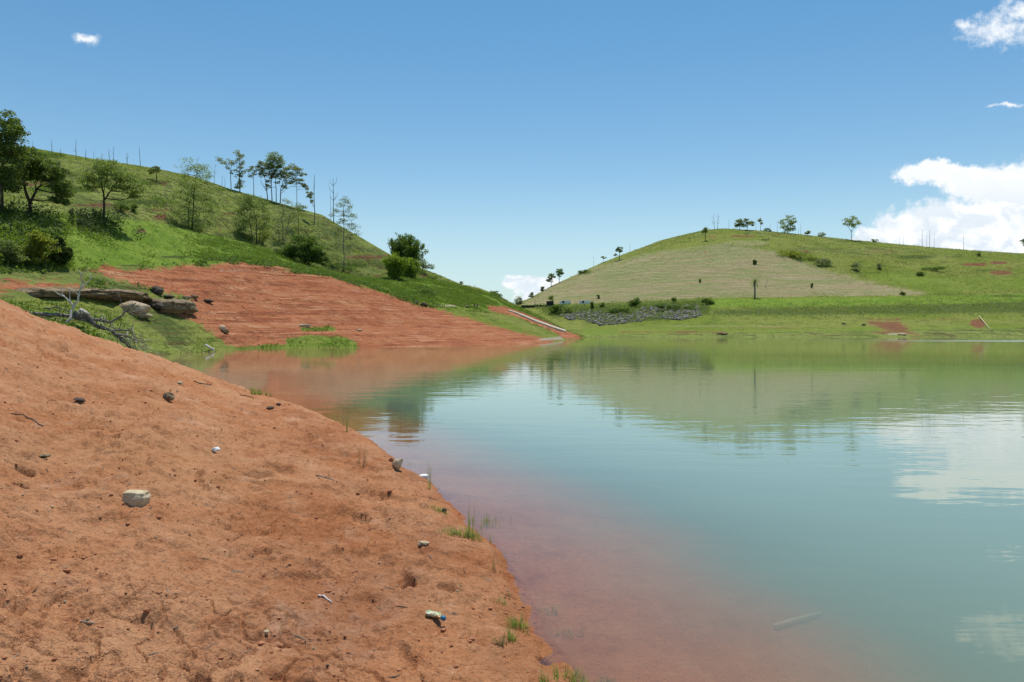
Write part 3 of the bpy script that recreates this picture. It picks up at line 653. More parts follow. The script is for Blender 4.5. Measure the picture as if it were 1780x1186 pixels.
# ------------------------------------------------------------------ vegetation builders
def leaf_quads(C, rng, size, up=.35, droop=0.0, narrow=.55):
    n = len(C)
    nrm = rng.normal(size=(n, 3)); nrm[:, 2] += up * 2; nrm /= np.linalg.norm(nrm, axis=1)[:, None]
    t = rng.normal(size=(n, 3)); t[:, 2] -= droop * 3; t -= nrm * (t * nrm).sum(1)[:, None]; t /= np.linalg.norm(t, axis=1)[:, None] + 1e-9
    b = np.cross(nrm, t); s = size * rng.uniform(.55, 1.45, n)[:, None]
    w_ = s * narrow
    v = np.stack([C - t * s, C + b * w_ + nrm * s * .12, C + t * s, C - b * w_ + nrm * s * .12], 1).reshape(-1, 3)
    f = np.arange(4 * n).reshape(n, 4)
    return v, f
def crown_points(clumps, rng, n, sub=9, tight=.36):
    wts = np.array([c[3] * c[5] for c in clumps]); wts = wts / wts.sum(); pts = []
    for c, wt in zip(clumps, wts):
        k = max(3, int(sub * (.6 + .8 * rng.random()))); m = max(12, int(n * wt))
        ctr = np.array(c[:3]); rad = np.array([c[3], c[4], c[5]])
        d = rng.normal(size=(k, 3)); d /= np.linalg.norm(d, axis=1)[:, None]; d *= rng.uniform(.35, .92, k)[:, None] ** .6
        wk = rng.uniform(.3, 1, k); wk /= wk.sum()
        idx = rng.choice(k, m, p=wk)
        g_ = rng.normal(size=(m, 3)); g_ /= np.linalg.norm(g_, axis=1)[:, None] + 1e-9; g_ *= rng.uniform(0, 1, m)[:, None] ** .5
        p = d[idx] + g_ * tight * np.array([1.15, 1.15, .8])
        pts.append(ctr + p * rad)
    return np.concatenate(pts)
def tree(name, label, cat, base, trunk_px, clumps_px, n=2500, leaf=.2, mat='leaf_mid', bark='bark', r=.18, seed=1, group=None, depth=.9, ray=on_left,
         limbs=True, up=.35, droop=0.0, sub=14, tight=.50, twig=2, extra=None):
    """base: photo pixel of the foot; trunk_px: list of polylines (lists of px,py[,radius factor]); clumps_px: (px,py,rx,ry)"""
    rng = np.random.default_rng(seed); B = ray(*base); Y = B.y; s = Y / F
    root = tag(empty(name, B), label, cat, group)
    def loc(px, py, dy=0): return wpt(px, py, Y + dy) - B
    tm = MB(); ends = []; dyl = []
    for li, line in enumerate(trunk_px):
        pts = []
        for i, q in enumerate(line):
            dy = 0 if i == 0 else rng.uniform(-.25, .25) * i * s * 6
            pts.append(loc(q[0], q[1], dy))
        if li == 0: pts[0] = Vector((0, 0, -.35))
        m_ = len(pts); r0 = r * (line[0][2] if len(line[0]) > 2 else (1 if li == 0 else .6))
        dense = []
        for i in range(m_ - 1):
            for k in range(4): dense.append(pts[i].lerp(pts[i + 1], k / 4) + Vector((rng.normal(), rng.normal(), 0)) * r0 * .22 * (0 if i == 0 and k == 0 else 1))
        dense.append(pts[-1]); L = len(dense)
        tm.tube(dense, [r0 * (1 - .62 * i / (L - 1)) * (1.35 if i == 0 and li == 0 else 1) for i in range(L)], 7)
        ends += dense[L // 3:]
    C = []
    for (cx, cy, rx, ry) in clumps_px:
        ry = max(ry, .66 * rx); c = loc(cx, cy, rng.uniform(-.45, .45) * rx * s * 1.6)
        C.append((c.x, c.y, c.z, rx * s, max(rx, ry * .7) * s * depth, ry * s))
    if limbs and ends:
        for c in C:
            cv = Vector(c[:3]); below = [e for e in ends if e.z < cv.z + .3] or ends
            a = min(below, key=lambda e: (e - cv).length + abs(e.z - cv.z) * .15)
            mid = a.lerp(cv, .5) + Vector((0, 0, -.08 * (cv - a).length))
            rl = min(r * .5, .03 + .022 * (cv - a).length)
            tm.tube([a, a.lerp(mid, .6), mid, mid.lerp(cv, .6), cv], [rl, rl * .85, rl * .7, rl * .55, rl * .3], 5)
            for k in range(twig):
                d = rng.normal(size=3); d /= np.linalg.norm(d); e = cv + Vector(d * np.array(c[3:6]) * .85)
                st = mid.lerp(cv, rng.uniform(.4, 1)); tm.tube([st, st.lerp(e, .5) + Vector((0, 0, .04)), e], [rl * .4, rl * .28, rl * .1], 4)
    tm.build('trunk', MAT[bark], root)
    if C:
        v, f = leaf_quads(crown_points(C, rng, int(n * 1.7), sub, tight), rng, leaf * .88, up, droop)
        array_mesh('crown', v, f, MAT[mat], False, root)
    return root
def bush(name, label, cat, base, clumps_px, n=900, leaf=.16, mat='leaf_bush', seed=1, group=None, ray=on_left, sub=14, up=.35, droop=0, tight=.55):
    rng = np.random.default_rng(seed); B = ray(*base); Y = B.y; s = Y / F
    root = tag(empty(name, B), label, cat, group); C = []; tm = MB()
    for (cx, cy, rx, ry) in clumps_px:
        c = wpt(cx, cy, Y + rng.uniform(-.3, .3) * rx * s) - B
        C.append((c.x, c.y, c.z, rx * s, rx * s * .9, ry * s))
        for k in range(3):
            e = c + Vector(rng.normal(size=3) * np.array([rx, rx, ry]) * s * .4)
            tm.tube([Vector((c.x * .25, 0, -.2)), Vector((c.x * .6, c.y * .5, c.z * .5)), e], [.05 * rx * s + .01, .03 * rx * s + .008, .006], 5)
    tm.build('stem', MAT['bark'], root)
    v, f = leaf_quads(crown_points(C, rng, int(n * 1.8), sub, tight), rng, leaf * .85, up, droop)
    array_mesh('foliage', v, f, MAT[mat], False, root)
    return root
def snag(label, px, py_top, py_base, seed, ray=on_left, r=.10, lean=0, fork=0, group='bare dead trunks along the hill crests', bark='bark_grey'):
    rng = random.Random(seed); B = ray(px, py_base); s = B.y / F; h = (py_base - py_top) * s
    r = r * .8; m = MB(); pts = [Vector((0, 0, -.4))]
    for k in range(1, 7): pts.append(Vector((lean * s * k / 6 + rng.uniform(-.5, .5) * r, rng.uniform(-.5, .5) * r, h * k / 6)))
    m.tube(pts, [r * (1.15 - .75 * i / 6) for i in range(7)], 6)
    for k in range(fork):
        i = rng.randint(2, 5); a = pts[i]; sg = rng.choice((-1, 1)); l = h * rng.uniform(.14, .32)
        e = a + Vector((sg * l * rng.uniform(.25, .6), rng.uniform(-.3, .3) * l, l * .85)); q = a.lerp(e, .5) + Vector((sg * l * .1, 0, -l * .08))
        m.tube([a, q, e], [r * .5, r * .38, r * .18], 5)
    o = m.build('dead_tree', MAT[bark]); o.location = B
    return tag(o, label, 'dead tree', group)

def blades(C, rng, h, wd, lean=.5, per=4, nseg=2, spread=.05):
    """curved grass blades rooted at points C; returns quads"""
    C = np.repeat(C, per, 0); n = len(C)
    C = C + np.concatenate([rng.normal(size=(n, 2)) * spread, np.zeros((n, 1))], 1)
    H = (np.repeat(h, per) if hasattr(h, '__len__') else h) * rng.uniform(.5, 1.25, n); a = rng.uniform(0, 2 * np.pi, n); l = lean * rng.uniform(.2, 1.3, n) * H
    dx, dy = np.cos(a), np.sin(a); pa = a + np.pi / 2 + rng.normal(size=n) * .4; wx, wy = np.cos(pa), np.sin(pa)
    V = []; K = nseg + 1
    for k in range(K):
        t = k / nseg; ww = wd * (1 - t) ** .7 * .5 + wd * .04
        cx = C[:, 0] + dx * l * t ** 1.8; cy = C[:, 1] + dy * l * t ** 1.8; cz = C[:, 2] + H * (t - .25 * lean * t * t)
        V.append(np.stack([cx - wx * ww, cy - wy * ww, cz], -1)); V.append(np.stack([cx + wx * ww, cy + wy * ww, cz], -1))
    V = np.stack(V, 1).reshape(-1, 3); b = np.arange(n)[:, None] * (2 * K)
    f = np.concatenate([b + np.array([[2 * k, 2 * k + 1, 2 * k + 3, 2 * k + 2]]) for k in range(nseg)], 0)
    return V, f
def scatter(Yg, Xg, Zg, wgt, n, rng):
    """n random points on a grid, with probability by weight x area"""
    c = .25 * (wgt[:-1, :-1] + wgt[1:, :-1] + wgt[:-1, 1:] + wgt[1:, 1:])
    ar = np.abs((Xg[:-1, 1:] - Xg[:-1, :-1]) * (Yg[1:, :-1] - Yg[:-1, :-1])); p = (c * ar).ravel(); p = p / p.sum()
    i = rng.choice(len(p), n, p=p); r_, c_ = np.divmod(i, c.shape[1]); a = rng.random(n); b = rng.random(n)
    def at(G): return (G[r_, c_] * (1 - a) + G[r_ + 1, c_] * a) * (1 - b) + (G[r_, c_ + 1] * (1 - a) + G[r_ + 1, c_ + 1] * a) * b
    return np.stack([at(Xg), at(Yg), at(Zg)], -1)

# ------------------------------------------------------------------ trees on the left hillside
tree('broadleaf_tree', 'tall dark leafy tree cut off by the left edge, highest crown in the picture', 'tree', (2, 372),
     [[(2, 372), (4, 340), (2, 305), (6, 270), (2, 235)], [(4, 320), (-14, 290), (-22, 260)]],
     [(14, 207, 16, 14), (30, 232, 18, 14), (6, 235, 20, 16), (28, 262, 18, 16), (-10, 262, 26, 20), (10, 290, 26, 18), (-25, 230, 20, 18), (-30, 300, 26, 20), (18, 318, 16, 14), (-8, 322, 20, 14), (-50, 270, 24, 26), (-70, 300, 30, 26), (-85, 240, 30, 26), (-45, 330, 26, 18)],  # clumps beyond the left edge added to widen the shadow below
     11000, .18, 'leaf_dark', 'bark', .22, 3, depth=1.5)
tree('forked_tree', 'dark tree with forked trunk and spreading crown in front of the left hill', 'tree', (52, 372),
     [[(52, 372), (52, 352), (44, 330), (40, 305), (34, 285)], [(53, 355, .75), (60, 338), (66, 326), (76, 317), (92, 310)], [(62, 334, .35), (62, 322), (57, 314)]],
     [(62, 284, 26, 14), (40, 300, 26, 16), (84, 302, 20, 13), (100, 318, 17, 13), (112, 334, 13, 10), (104, 298, 12, 9), (78, 290, 14, 10), (30, 272, 22, 14), (20, 318, 16, 14), (98, 345, 11, 9), (50, 268, 18, 10), (112, 352, 7, 7)],
     8500, .17, 'leaf_dark', 'bark', .24, 5, depth=1.6)
tree('umbrella_tree', 'grey-green tree with thin flat-topped crown between the forked tree and the tall feathery one', 'tree', (180, 383),
     [[(180, 383), (181, 360), (182, 345), (178, 325), (172, 305)], [(182, 348, .7), (190, 335), (198, 322), (210, 312)], [(180, 335, .4), (184, 315), (188, 298)]],
     [(150, 312, 16, 10), (168, 302, 18, 12), (190, 296, 20, 12), (212, 304, 20, 12), (232, 312, 16, 10), (238, 326, 11, 8), (156, 326, 11, 7), (200, 318, 20, 10), (222, 330, 16, 8), (178, 318, 14, 9), (190, 288, 18, 6), (236, 342, 9, 7)],
     5200, .15, 'leaf_light', 'bark', .19, 7, twig=6, depth=1.5)
tree('feathery_tree', 'tall feathery light green tree with rounded top rising above the left crest', 'tree', (334, 398),
     [[(334, 398), (336, 370), (337, 340), (340, 315), (343, 296)], [(328, 398, .7), (327, 372), (330, 350)]],
     [(338, 291, 26, 7), (322, 300, 14, 9), (352, 302, 16, 12), (336, 314, 24, 11), (362, 316, 10, 9), (320, 328, 18, 10), (348, 332, 22, 11), (308, 342, 13, 10), (334, 348, 22, 12), (364, 346, 14, 10), (316, 360, 18, 10), (350, 364, 20, 10), (372, 366, 12, 9), (330, 378, 20, 10), (305, 372, 12, 8), (362, 382, 14, 8), (336, 390, 20, 8)],
     5200, .16, 'leaf_light', 'bark', .17, 9, twig=3, sub=12)
tree('leaning_tree', 'bushy dark green tree leaning left on the slope below the tall crest grove', 'tree', (446, 426),
     [[(446, 426), (446, 400), (445, 380), (440, 360)], [(440, 424, .8), (437, 402), (432, 380)], [(450, 424, .6), (452, 404), (456, 388)]],
     [(424, 345, 14, 11), (438, 350, 20, 12), (458, 358, 14, 11), (418, 362, 12, 10), (436, 368, 22, 12), (462, 374, 11, 9), (420, 382, 16, 10), (444, 386, 18, 10), (414, 398, 13, 9), (430, 404, 18, 9), (456, 400, 13, 10), (420, 412, 13, 7), (464, 392, 9, 8)],
     4600, .17, 'leaf_mid', 'bark', .17, 11, twig=3)
tree('slender_tree', 'thin pale tree with see-through crown right of the bushy leaning tree', 'tree', (492, 424),
     [[(492, 424), (492, 400), (490, 378), (494, 360)], [(495, 424, .8), (498, 400), (503, 380)], [(487, 424, .6), (484, 398), (482, 380)]],
     [(496, 355, 13, 7), (484, 366, 13, 9), (504, 370, 13, 9), (490, 380, 16, 9), (508, 386, 9, 8), (482, 394, 12, 8), (500, 398, 12, 8), (488, 410, 14, 7)],
     1500, .16, 'leaf_grey', 'bark_grey', .13, 13, twig=4)
tree('sapling', 'small dark tree on a single thin trunk right above the round bush', 'tree', (519, 408),
     [[(519, 408), (519, 388), (518, 370), (518, 358)], [(519, 385, .5), (525, 374), (530, 366)]],
     [(514, 360, 11, 7), (524, 364, 10, 7), (517, 372, 12, 7), (510, 378, 7, 5)], 900, .15, 'leaf_mid', 'bark', .10, 15)
tree('open_tree', 'tall airy tree with bare lower trunk standing alone right of the round bush', 'tree', (598, 470),
     [[(598, 470), (598, 445), (597, 420), (598, 390), (597, 360), (600, 345)], [(598, 420, .5), (608, 404), (618, 394)], [(597, 432, .4), (588, 418), (582, 408)]],
     [(600, 346, 11, 6), (592, 356, 9, 6), (606, 358, 9, 7), (584, 368, 9, 5), (600, 372, 12, 6), (614, 376, 9, 5), (590, 384, 11, 6), (606, 388, 11, 6), (618, 398, 11, 7), (584, 396, 8, 5), (596, 402, 10, 6), (610, 412, 9, 5), (582, 410, 9, 5), (622, 406, 7, 5), (590, 424, 9, 5), (586, 432, 8, 5), (612, 428, 6, 4), (576, 374, 5, 4), (608, 440, 6, 3)],
     2300, .15, 'leaf_grey', 'bark_grey', .14, 17, twig=4)
tree('crest_sapling', 'small lone tree with round dark top on the left skyline beside a brown patch', 'tree', (272, 316),
     [[(272, 316), (272, 305), (271, 296)]], [(272, 293, 6, 5), (265, 296, 6, 5), (260, 299, 5, 4), (275, 297, 4, 3)], 420, .22, 'leaf_mid', 'bark', .13, 19)
tree('wispy_tree', 'pale wispy tree leaning left on the left crest, sparse leaves at its tips', 'tree', (402, 329),
     [[(402, 329), (401, 312), (400, 296), (394, 288), (384, 280)], [(400, 298, .6), (403, 288), (404, 282)]],
     [(382, 277, 7, 3), (390, 284, 7, 4), (400, 283, 8, 4), (407, 284, 6, 4), (396, 292, 5, 3), (404, 300, 4, 4)], 420, .22, 'leaf_grey', 'bark_grey', .13, 21, twig=4)
tree('narrow_tree', 'narrow upright dark tree with tufted top, left of the crest grove', 'tree', (417, 330),
     [[(417, 330), (416, 310), (417, 292), (416, 278), (414, 266)]],
     [(413, 265, 6, 4), (418, 271, 7, 4), (414, 278, 6, 3), (421, 283, 6, 3), (416, 290, 7, 4), (411, 297, 5, 3), (422, 299, 6, 4), (415, 306, 7, 4), (418, 318, 8, 6), (416, 325, 8, 5)], 1100, .22, 'leaf_grey', 'bark', .15, 23, twig=3)
tree('thin_tree', 'very thin tree with scant crown between the narrow tree and the crest grove', 'tree', (441, 340),
     [[(441, 340), (441, 322), (440, 305), (438, 294)], [(441, 312, .6), (433, 302), (430, 296)]],
     [(437, 292, 6, 4), (431, 297, 5, 3), (444, 298, 4, 3), (440, 303, 5, 3), (434, 306, 4, 2)], 330, .22, 'leaf_grey', 'bark_grey', .12, 25, twig=4)
GROVE = 'trees of the tall grove on the left crest'
tree('grove_tree', 'leftmost tree of the crest grove, leaning left with a double trunk', 'tree', (465, 346),
     [[(465, 346), (464, 330), (461, 312), (457, 296)], [(463, 332, .7), (457, 322), (452, 312)]],
     [(456, 285, 9, 6), (450, 293, 7, 5), (460, 297, 9, 5), (464, 304, 7, 4), (454, 305, 6, 4), (468, 288, 7, 5), (466, 316, 5, 3)], 1300, .22, 'leaf_grey', 'bark', .16, 27, GROVE, twig=3)
tree('grove_tree', 'highest tree of the crest grove with the densest rounded top', 'tree', (473, 347),
     [[(473, 347), (472, 326), (472, 304), (474, 284)], [(472, 312, .6), (478, 296), (484, 284)]],
     [(478, 272, 12, 6), (470, 279, 9, 6), (486, 279, 10, 6), (478, 287, 12, 6), (470, 294, 8, 5), (490, 288, 7, 4), (482, 298, 9, 5)], 1900, .22, 'leaf_mid', 'bark', .16, 29, GROVE, twig=3)
tree('grove_tree', 'slim inner tree of the crest grove, crown hidden among its neighbours', 'tree', (480, 348),
     [[(480, 348), (480, 330), (479, 312), (481, 300)]], [(480, 304, 9, 5), (487, 308, 7, 4), (474, 309, 6, 4), (466, 324, 6, 4), (482, 318, 5, 3)], 800, .22, 'leaf_grey', 'bark', .14, 31, GROVE, twig=3)
tree('grove_tree', 'rightmost tree of the crest grove, wide crown reaching out to the right', 'tree', (487, 348),
     [[(487, 348), (488, 330), (492, 315), (498, 302)], [(489, 332, .8), (498, 322), (508, 312), (518, 305)], [(487, 338, .5), (496, 330), (506, 324)]],
     [(500, 296, 10, 5), (510, 291, 8, 4), (518, 298, 9, 4), (496, 306, 9, 5), (508, 306, 10, 5), (526, 304, 7, 3), (502, 316, 8, 4), (514, 316, 8, 4), (524, 314, 5, 3), (494, 324, 6, 4), (528, 322, 5, 4), (490, 300, 6, 4)], 2100, .22, 'leaf_grey', 'bark', .16, 33, GROVE, twig=3)
tree('thin_tree', 'bare-stemmed thin tree just right of the crest grove, few leaves', 'tree', (516, 351),
     [[(516, 351), (516, 335), (515, 322), (516, 310)], [(516, 332, .5), (524, 324), (530, 322)]], [(530, 324, 5, 4), (533, 329, 4, 3), (518, 313, 4, 2), (525, 320, 3, 2)], 220, .22, 'leaf_grey', 'bark_grey', .10, 35, twig=3)
tree('topped_tree', 'tall bare pole-like trunk with one leafy side branch on the left slope', 'tree', (547, 390),
     [[(547, 390), (547, 368), (546, 345), (546, 322), (547, 304)], [(546, 360, .6), (541, 352), (538, 342)], [(546, 330, .3), (548, 318)]],
     [(538, 336, 6, 4), (540, 343, 5, 4), (535, 341, 4, 3), (542, 350, 4, 3)], 420, .20, 'leaf_grey', 'bark_grey', .15, 37)
bush('round_bush', 'large round dark green bush on the left slope above the red soil', 'bush', (530, 462),
     [(530, 422, 24, 13), (514, 432, 18, 12), (548, 432, 20, 13), (530, 440, 26, 13), (500, 440, 12, 8), (556, 446, 13, 10), (540, 452, 18, 9), (566, 456, 9, 7), (486, 438, 9, 6), (512, 444, 14, 8)], 8000, .19, 'leaf_bush', 41, None, on_left, 12)

def bamboo(label, base, culms, hpx, spread, mat, seed, name='bamboo_clump', nl=60, leaf=.30):
    rng = np.random.default_rng(seed); B = on_left(*base); s = B.y / F
    root = tag(empty(name, B), label, 'bamboo'); tm = MB(); L = []
    for k in range(culms):
        a = rng.uniform(0, 2 * np.pi); q = rng.uniform(0, 1) ** .7; h = hpx * s * rng.uniform(.72, 1.05) * (1 - .22 * q); r = spread * s * q
        b0 = Vector((math.cos(a), math.sin(a), 0)); p0 = b0 * r * .35; pts = []
        for i in range(9):
            t = i / 8; pts.append(p0 + b0 * r * (t ** 2.2) + Vector((0, 0, h * (t - .10 * q * t ** 3) - .2)))
        tm.tube(pts, [.05 * (1 - .85 * i / 8) for i in range(9)], 5)
        for i in range(nl):
            t = rng.uniform(.12, 1) ** .75; j = min(7, int(t * 8)); p = pts[j].lerp(pts[j + 1], t * 8 - j)
            L.append(np.array(p) + rng.normal(size=3) * np.array([.34, .34, .30]) * (s * 12) * (1.25 - .75 * t))
    tm.build('stem', MAT['straw'], root)
    v, f = leaf_quads(np.array(L), rng, leaf, .1, -.55, .26)
    array_mesh('foliage', v, f, MAT[mat], False, root)
    return root
bamboo('tall dark bamboo clump with plumed tops against the sky at the hill foot', (706, 480), 64, 80, 30, 'leaf_bush', 43, nl=190, leaf=.46)
bamboo('short bright yellow-green bamboo clump in front of the dark bamboo, left half', (688, 485), 44, 48, 19, 'leaf_bamboo', 45, nl=150, leaf=.36)
bamboo('small bright green bamboo clump tucked against the dark bamboo, right half', (713, 485), 30, 40, 13, 'leaf_bamboo', 47, nl=140, leaf=.36)
bush('shrub', 'low grey-green shrub spilling down right of the bamboo clumps', 'bush', (732, 472), [(726, 452, 14, 8), (738, 460, 12, 6), (748, 464, 7, 4), (728, 464, 14, 7)], 1300, .2, 'leaf_mid', 51)
SL = 'small shrubs on the left hillside'
for i, (lab, base, cl, n, mt) in enumerate((
    ('low dark bush on the left crest just right of the tall edge tree', (60, 274), [(58, 268, 14, 5), (74, 270, 9, 4), (100, 286, 8, 5)], 700, 'leaf_bush'),
    ('dark bush under the crown of the umbrella tree, left one', (210, 366), [(208, 358, 10, 6), (218, 362, 7, 5)], 600, 'leaf_bush'),
    ('dark bush under the umbrella tree, right one', (232, 368), [(232, 361, 7, 7)], 420, 'leaf_bush'),
    ('yellow-green drooping shrub at the foot of the shaded left slope', (72, 462), [(66, 418, 16, 12), (58, 434, 18, 14), (84, 430, 14, 14), (72, 448, 22, 12), (64, 408, 9, 8)], 2800, 'leaf_yellow'),
    ('dark tangled shrub beside the yellow-green drooping one', (102, 462), [(98, 430, 12, 16), (104, 448, 14, 12), (112, 440, 10, 12)], 4400, 'leaf_shaded'),
    ('green shrub at the far left foot of the slope', (12, 462), [(6, 430, 22, 14), (22, 446, 18, 12), (-20, 440, 26, 16)], 2400, 'leaf_mid'),
    ('yellow-green shrub between the leaning tree and the slender tree', (456, 424), [(462, 404, 9, 10), (456, 412, 10, 8)], 700, 'leaf_yellow'),
    ('dark undergrowth at the foot of the airy tree', (600, 474), [(594, 466, 16, 5), (614, 470, 14, 4), (578, 464, 8, 5)], 800, 'leaf_bush'),
    ('dark shrub below the feathery tree', (345, 404), [(340, 396, 14, 6), (352, 400, 9, 4), (326, 396, 9, 5)], 700, 'leaf_mid'),
    ('little dark shrub on the knoll end above the track', (864, 512), [(861, 509, 6, 3), (869, 514, 5, 4)], 320, 'leaf_bush'),
    ('small grey shrub standing on the skyline of the left knoll', (802, 496), [(802, 492, 3, 3)], 120, 'leaf_grey'),
    ('dark shrub on the turf step right of the bamboo', (750, 486), [(734, 474, 8, 4), (752, 482, 10, 4)], 520, 'leaf_bush'),
    ('dark green shrub on the grass beside the red slope top', (738, 512), [(742, 506, 12, 4), (752, 514, 7, 3)], 420, 'leaf_bush'))):
    bush('shrub', lab, 'bush', base, cl, n, .15 if base[1] > 340 else .24, mt, 60 + i, SL, droop=.3 if mt == 'leaf_yellow' else 0)

# bare dead trunks on the left skyline
for i, (lab, px, t, b, lean, fk, r) in enumerate((
    ('short bare dead trunk nearest the big edge trees on the left skyline', 57, 245, 264, 0, 0, .08),
    ('tall straight bare trunk, the leftmost tall one on the left skyline', 90, 243, 268, 0, 0, .11),
    ('faint low bare stub between the first two tall bare trunks', 105, 258, 272, 0, 1, .08),
    ('tallest straight bare trunk on the left skyline with a tiny side twig', 132, 242, 276, 0, 1, .12),
    ('medium bare trunk just right of the tallest one on the left skyline', 149, 259, 279, 0, 0, .12),
    ('short thin bare stub before the twiggy group on the left skyline', 163, 262, 280, 0, 0, .08),
    ('short bare trunk at the left of the twiggy group over the umbrella tree', 177, 266, 281, 1, 2, .09),
    ('bare trunk in the middle of the twiggy group over the umbrella tree', 190, 258, 281, -1, 3, .10),
    ('taller bare trunk of the twiggy group over the umbrella tree', 197, 256, 282, 1, 2, .10),
    ('bushy-topped bare trunk right of the twiggy group on the left skyline', 221, 266, 286, 0, 4, .11),
    ('tall slim slightly leaning bare trunk above the umbrella tree crown', 244, 253, 291, -2, 0, .11),
    ('thin bare spire rising behind the feathery tree', 343, 273, 310, 0, 1, .08),
    ('thin bare twiggy tree left of the wispy crest tree', 372, 284, 322, 2, 4, .08),
    ('low bare stub beside the wispy crest tree', 386, 306, 325, 0, 1, .08),
    ('low thin bare stub left of the wispy crest tree foot', 391, 308, 326, 0, 0, .07),
    ('dead pale trunk with upswept twigs right of the leafy-sided pole', 580, 310, 388, -1, 6, .17),
    ('slim bare pole close behind the upswept dead trunk', 575, 320, 372, -1, 1, .07),
    ('short bare trunk on the slope right of the crest grove', 553, 372, 392, 1, 1, .08))):
    snag(lab, px, t, b, 100 + i, on_left, r, lean, fk)

# ------------------------------------------------------------------ right hill vegetation
RT = on_right  # some hilltop crowns below take paler leaf colours in place of haze
tree('umbrella_crown_tree', 'lone tree with wide spreading crown on the right skyline beside the cloud', 'tree', (1480, 417), [[(1480, 417), (1480, 406), (1479, 398)], [(1480, 404, .7), (1484, 396), (1490, 390)], [(1479, 402, .6), (1474, 394), (1470, 387)]],
     [(1472, 383, 7, 3), (1482, 382, 8, 3), (1490, 387, 7, 4), (1478, 389, 9, 4), (1484, 393, 6, 3), (1470, 389, 4, 3)], 620, .42, 'leaf_light', 'bark_grey', .22, 201, None, ray=RT)
tree('round_tree', 'full rounded tree on the right skyline, largest of the hilltop trees', 'tree', (1369, 405), [[(1369, 405), (1369, 396), (1370, 386)], [(1369, 398, .6), (1376, 390)]],
     [(1372, 380, 9, 4), (1361, 386, 7, 5), (1379, 384, 6, 4), (1370, 390, 9, 5), (1363, 395, 7, 5), (1376, 396, 7, 5), (1370, 400, 9, 4)], 900, .42, 'leaf_light', 'bark_grey', .22, 203, None, ray=RT)
tree('round_tree', 'left tree of the close pair on the right hill top', 'tree', (1286, 399), [[(1286, 399), (1285, 390), (1285, 384)]], [(1285, 384, 6, 4), (1281, 391, 5, 5), (1288, 392, 6, 5)], 480, .42, 'leaf_mid', 'bark', .2, 205, 'close pair of hilltop trees', ray=RT)
tree('round_tree', 'right tree of the close pair on the right hill top, lighter and wider', 'tree', (1299, 400), [[(1299, 400), (1299, 392), (1299, 385)]], [(1296, 384, 6, 4), (1304, 388, 6, 4), (1299, 391, 7, 4), (1308, 391, 3, 3)], 480, .42, 'leaf_grey', 'bark_grey', .2, 207, 'close pair of hilltop trees', ray=RT)
tree('small_tree', 'tall thin tree with small dark tuft, fourth from the pair on the hill top', 'tree', (1322, 400), [[(1322, 400), (1322, 390), (1321, 382)]], [(1321, 383, 4, 3), (1323, 388, 3, 3)], 150, .40, 'leaf_grey', 'bark_grey', .14, 209, None, ray=RT)
tree('small_tree', 'small dark tree leaning at the left end of the right hill top', 'tree', (1226, 419), [[(1226, 419), (1226, 408), (1226, 398)]], [(1226, 398, 5, 3), (1223, 402, 5, 3), (1228, 403, 3, 2)], 260, .38, 'leaf_mid', 'bark', .22, 211, None, ray=RT)
tree('small_tree', 'lone tree on the left shoulder of the right hill above the mown slope', 'tree', (1076, 453), [[(1076, 453), (1077, 444), (1077, 435)]], [(1077, 432, 5, 3), (1073, 436, 4, 3), (1079, 437, 4, 3), (1069, 443, 3, 2)], 340, .36, 'leaf_bush', 'bark', .22, 213, None, ray=RT)
tree('tufted_tree', 'upper one of two tall tufted trees on the left flank of the right hill', 'tree', (972, 490), [[(972, 490), (972, 480), (973, 470)]], [(973, 470, 6, 3), (970, 474, 4, 3), (977, 474, 4, 3), (973, 478, 5, 3)], 420, .34, 'leaf_bush', 'bark_grey', .2, 215, 'two tufted trees on the flank', ray=RT)
tree('tufted_tree', 'lower one of two tall tufted trees on the left flank of the right hill', 'tree', (958, 498), [[(958, 498), (958, 490), (958, 480)]], [(959, 477, 5, 3), (955, 482, 5, 3), (962, 482, 4, 3), (957, 487, 6, 3), (952, 488, 4, 2)], 420, .34, 'leaf_bush', 'bark', .22, 217, 'two tufted trees on the flank', ray=RT)
bush('shrub', 'grey shrub at the notch between the two hills', 'bush', (902, 530), [(902, 521, 7, 6), (898, 526, 6, 4), (907, 526, 5, 4)], 420, .3, 'leaf_grey', 219, None, RT)
SR = 'scattered shrubs on the right hill'
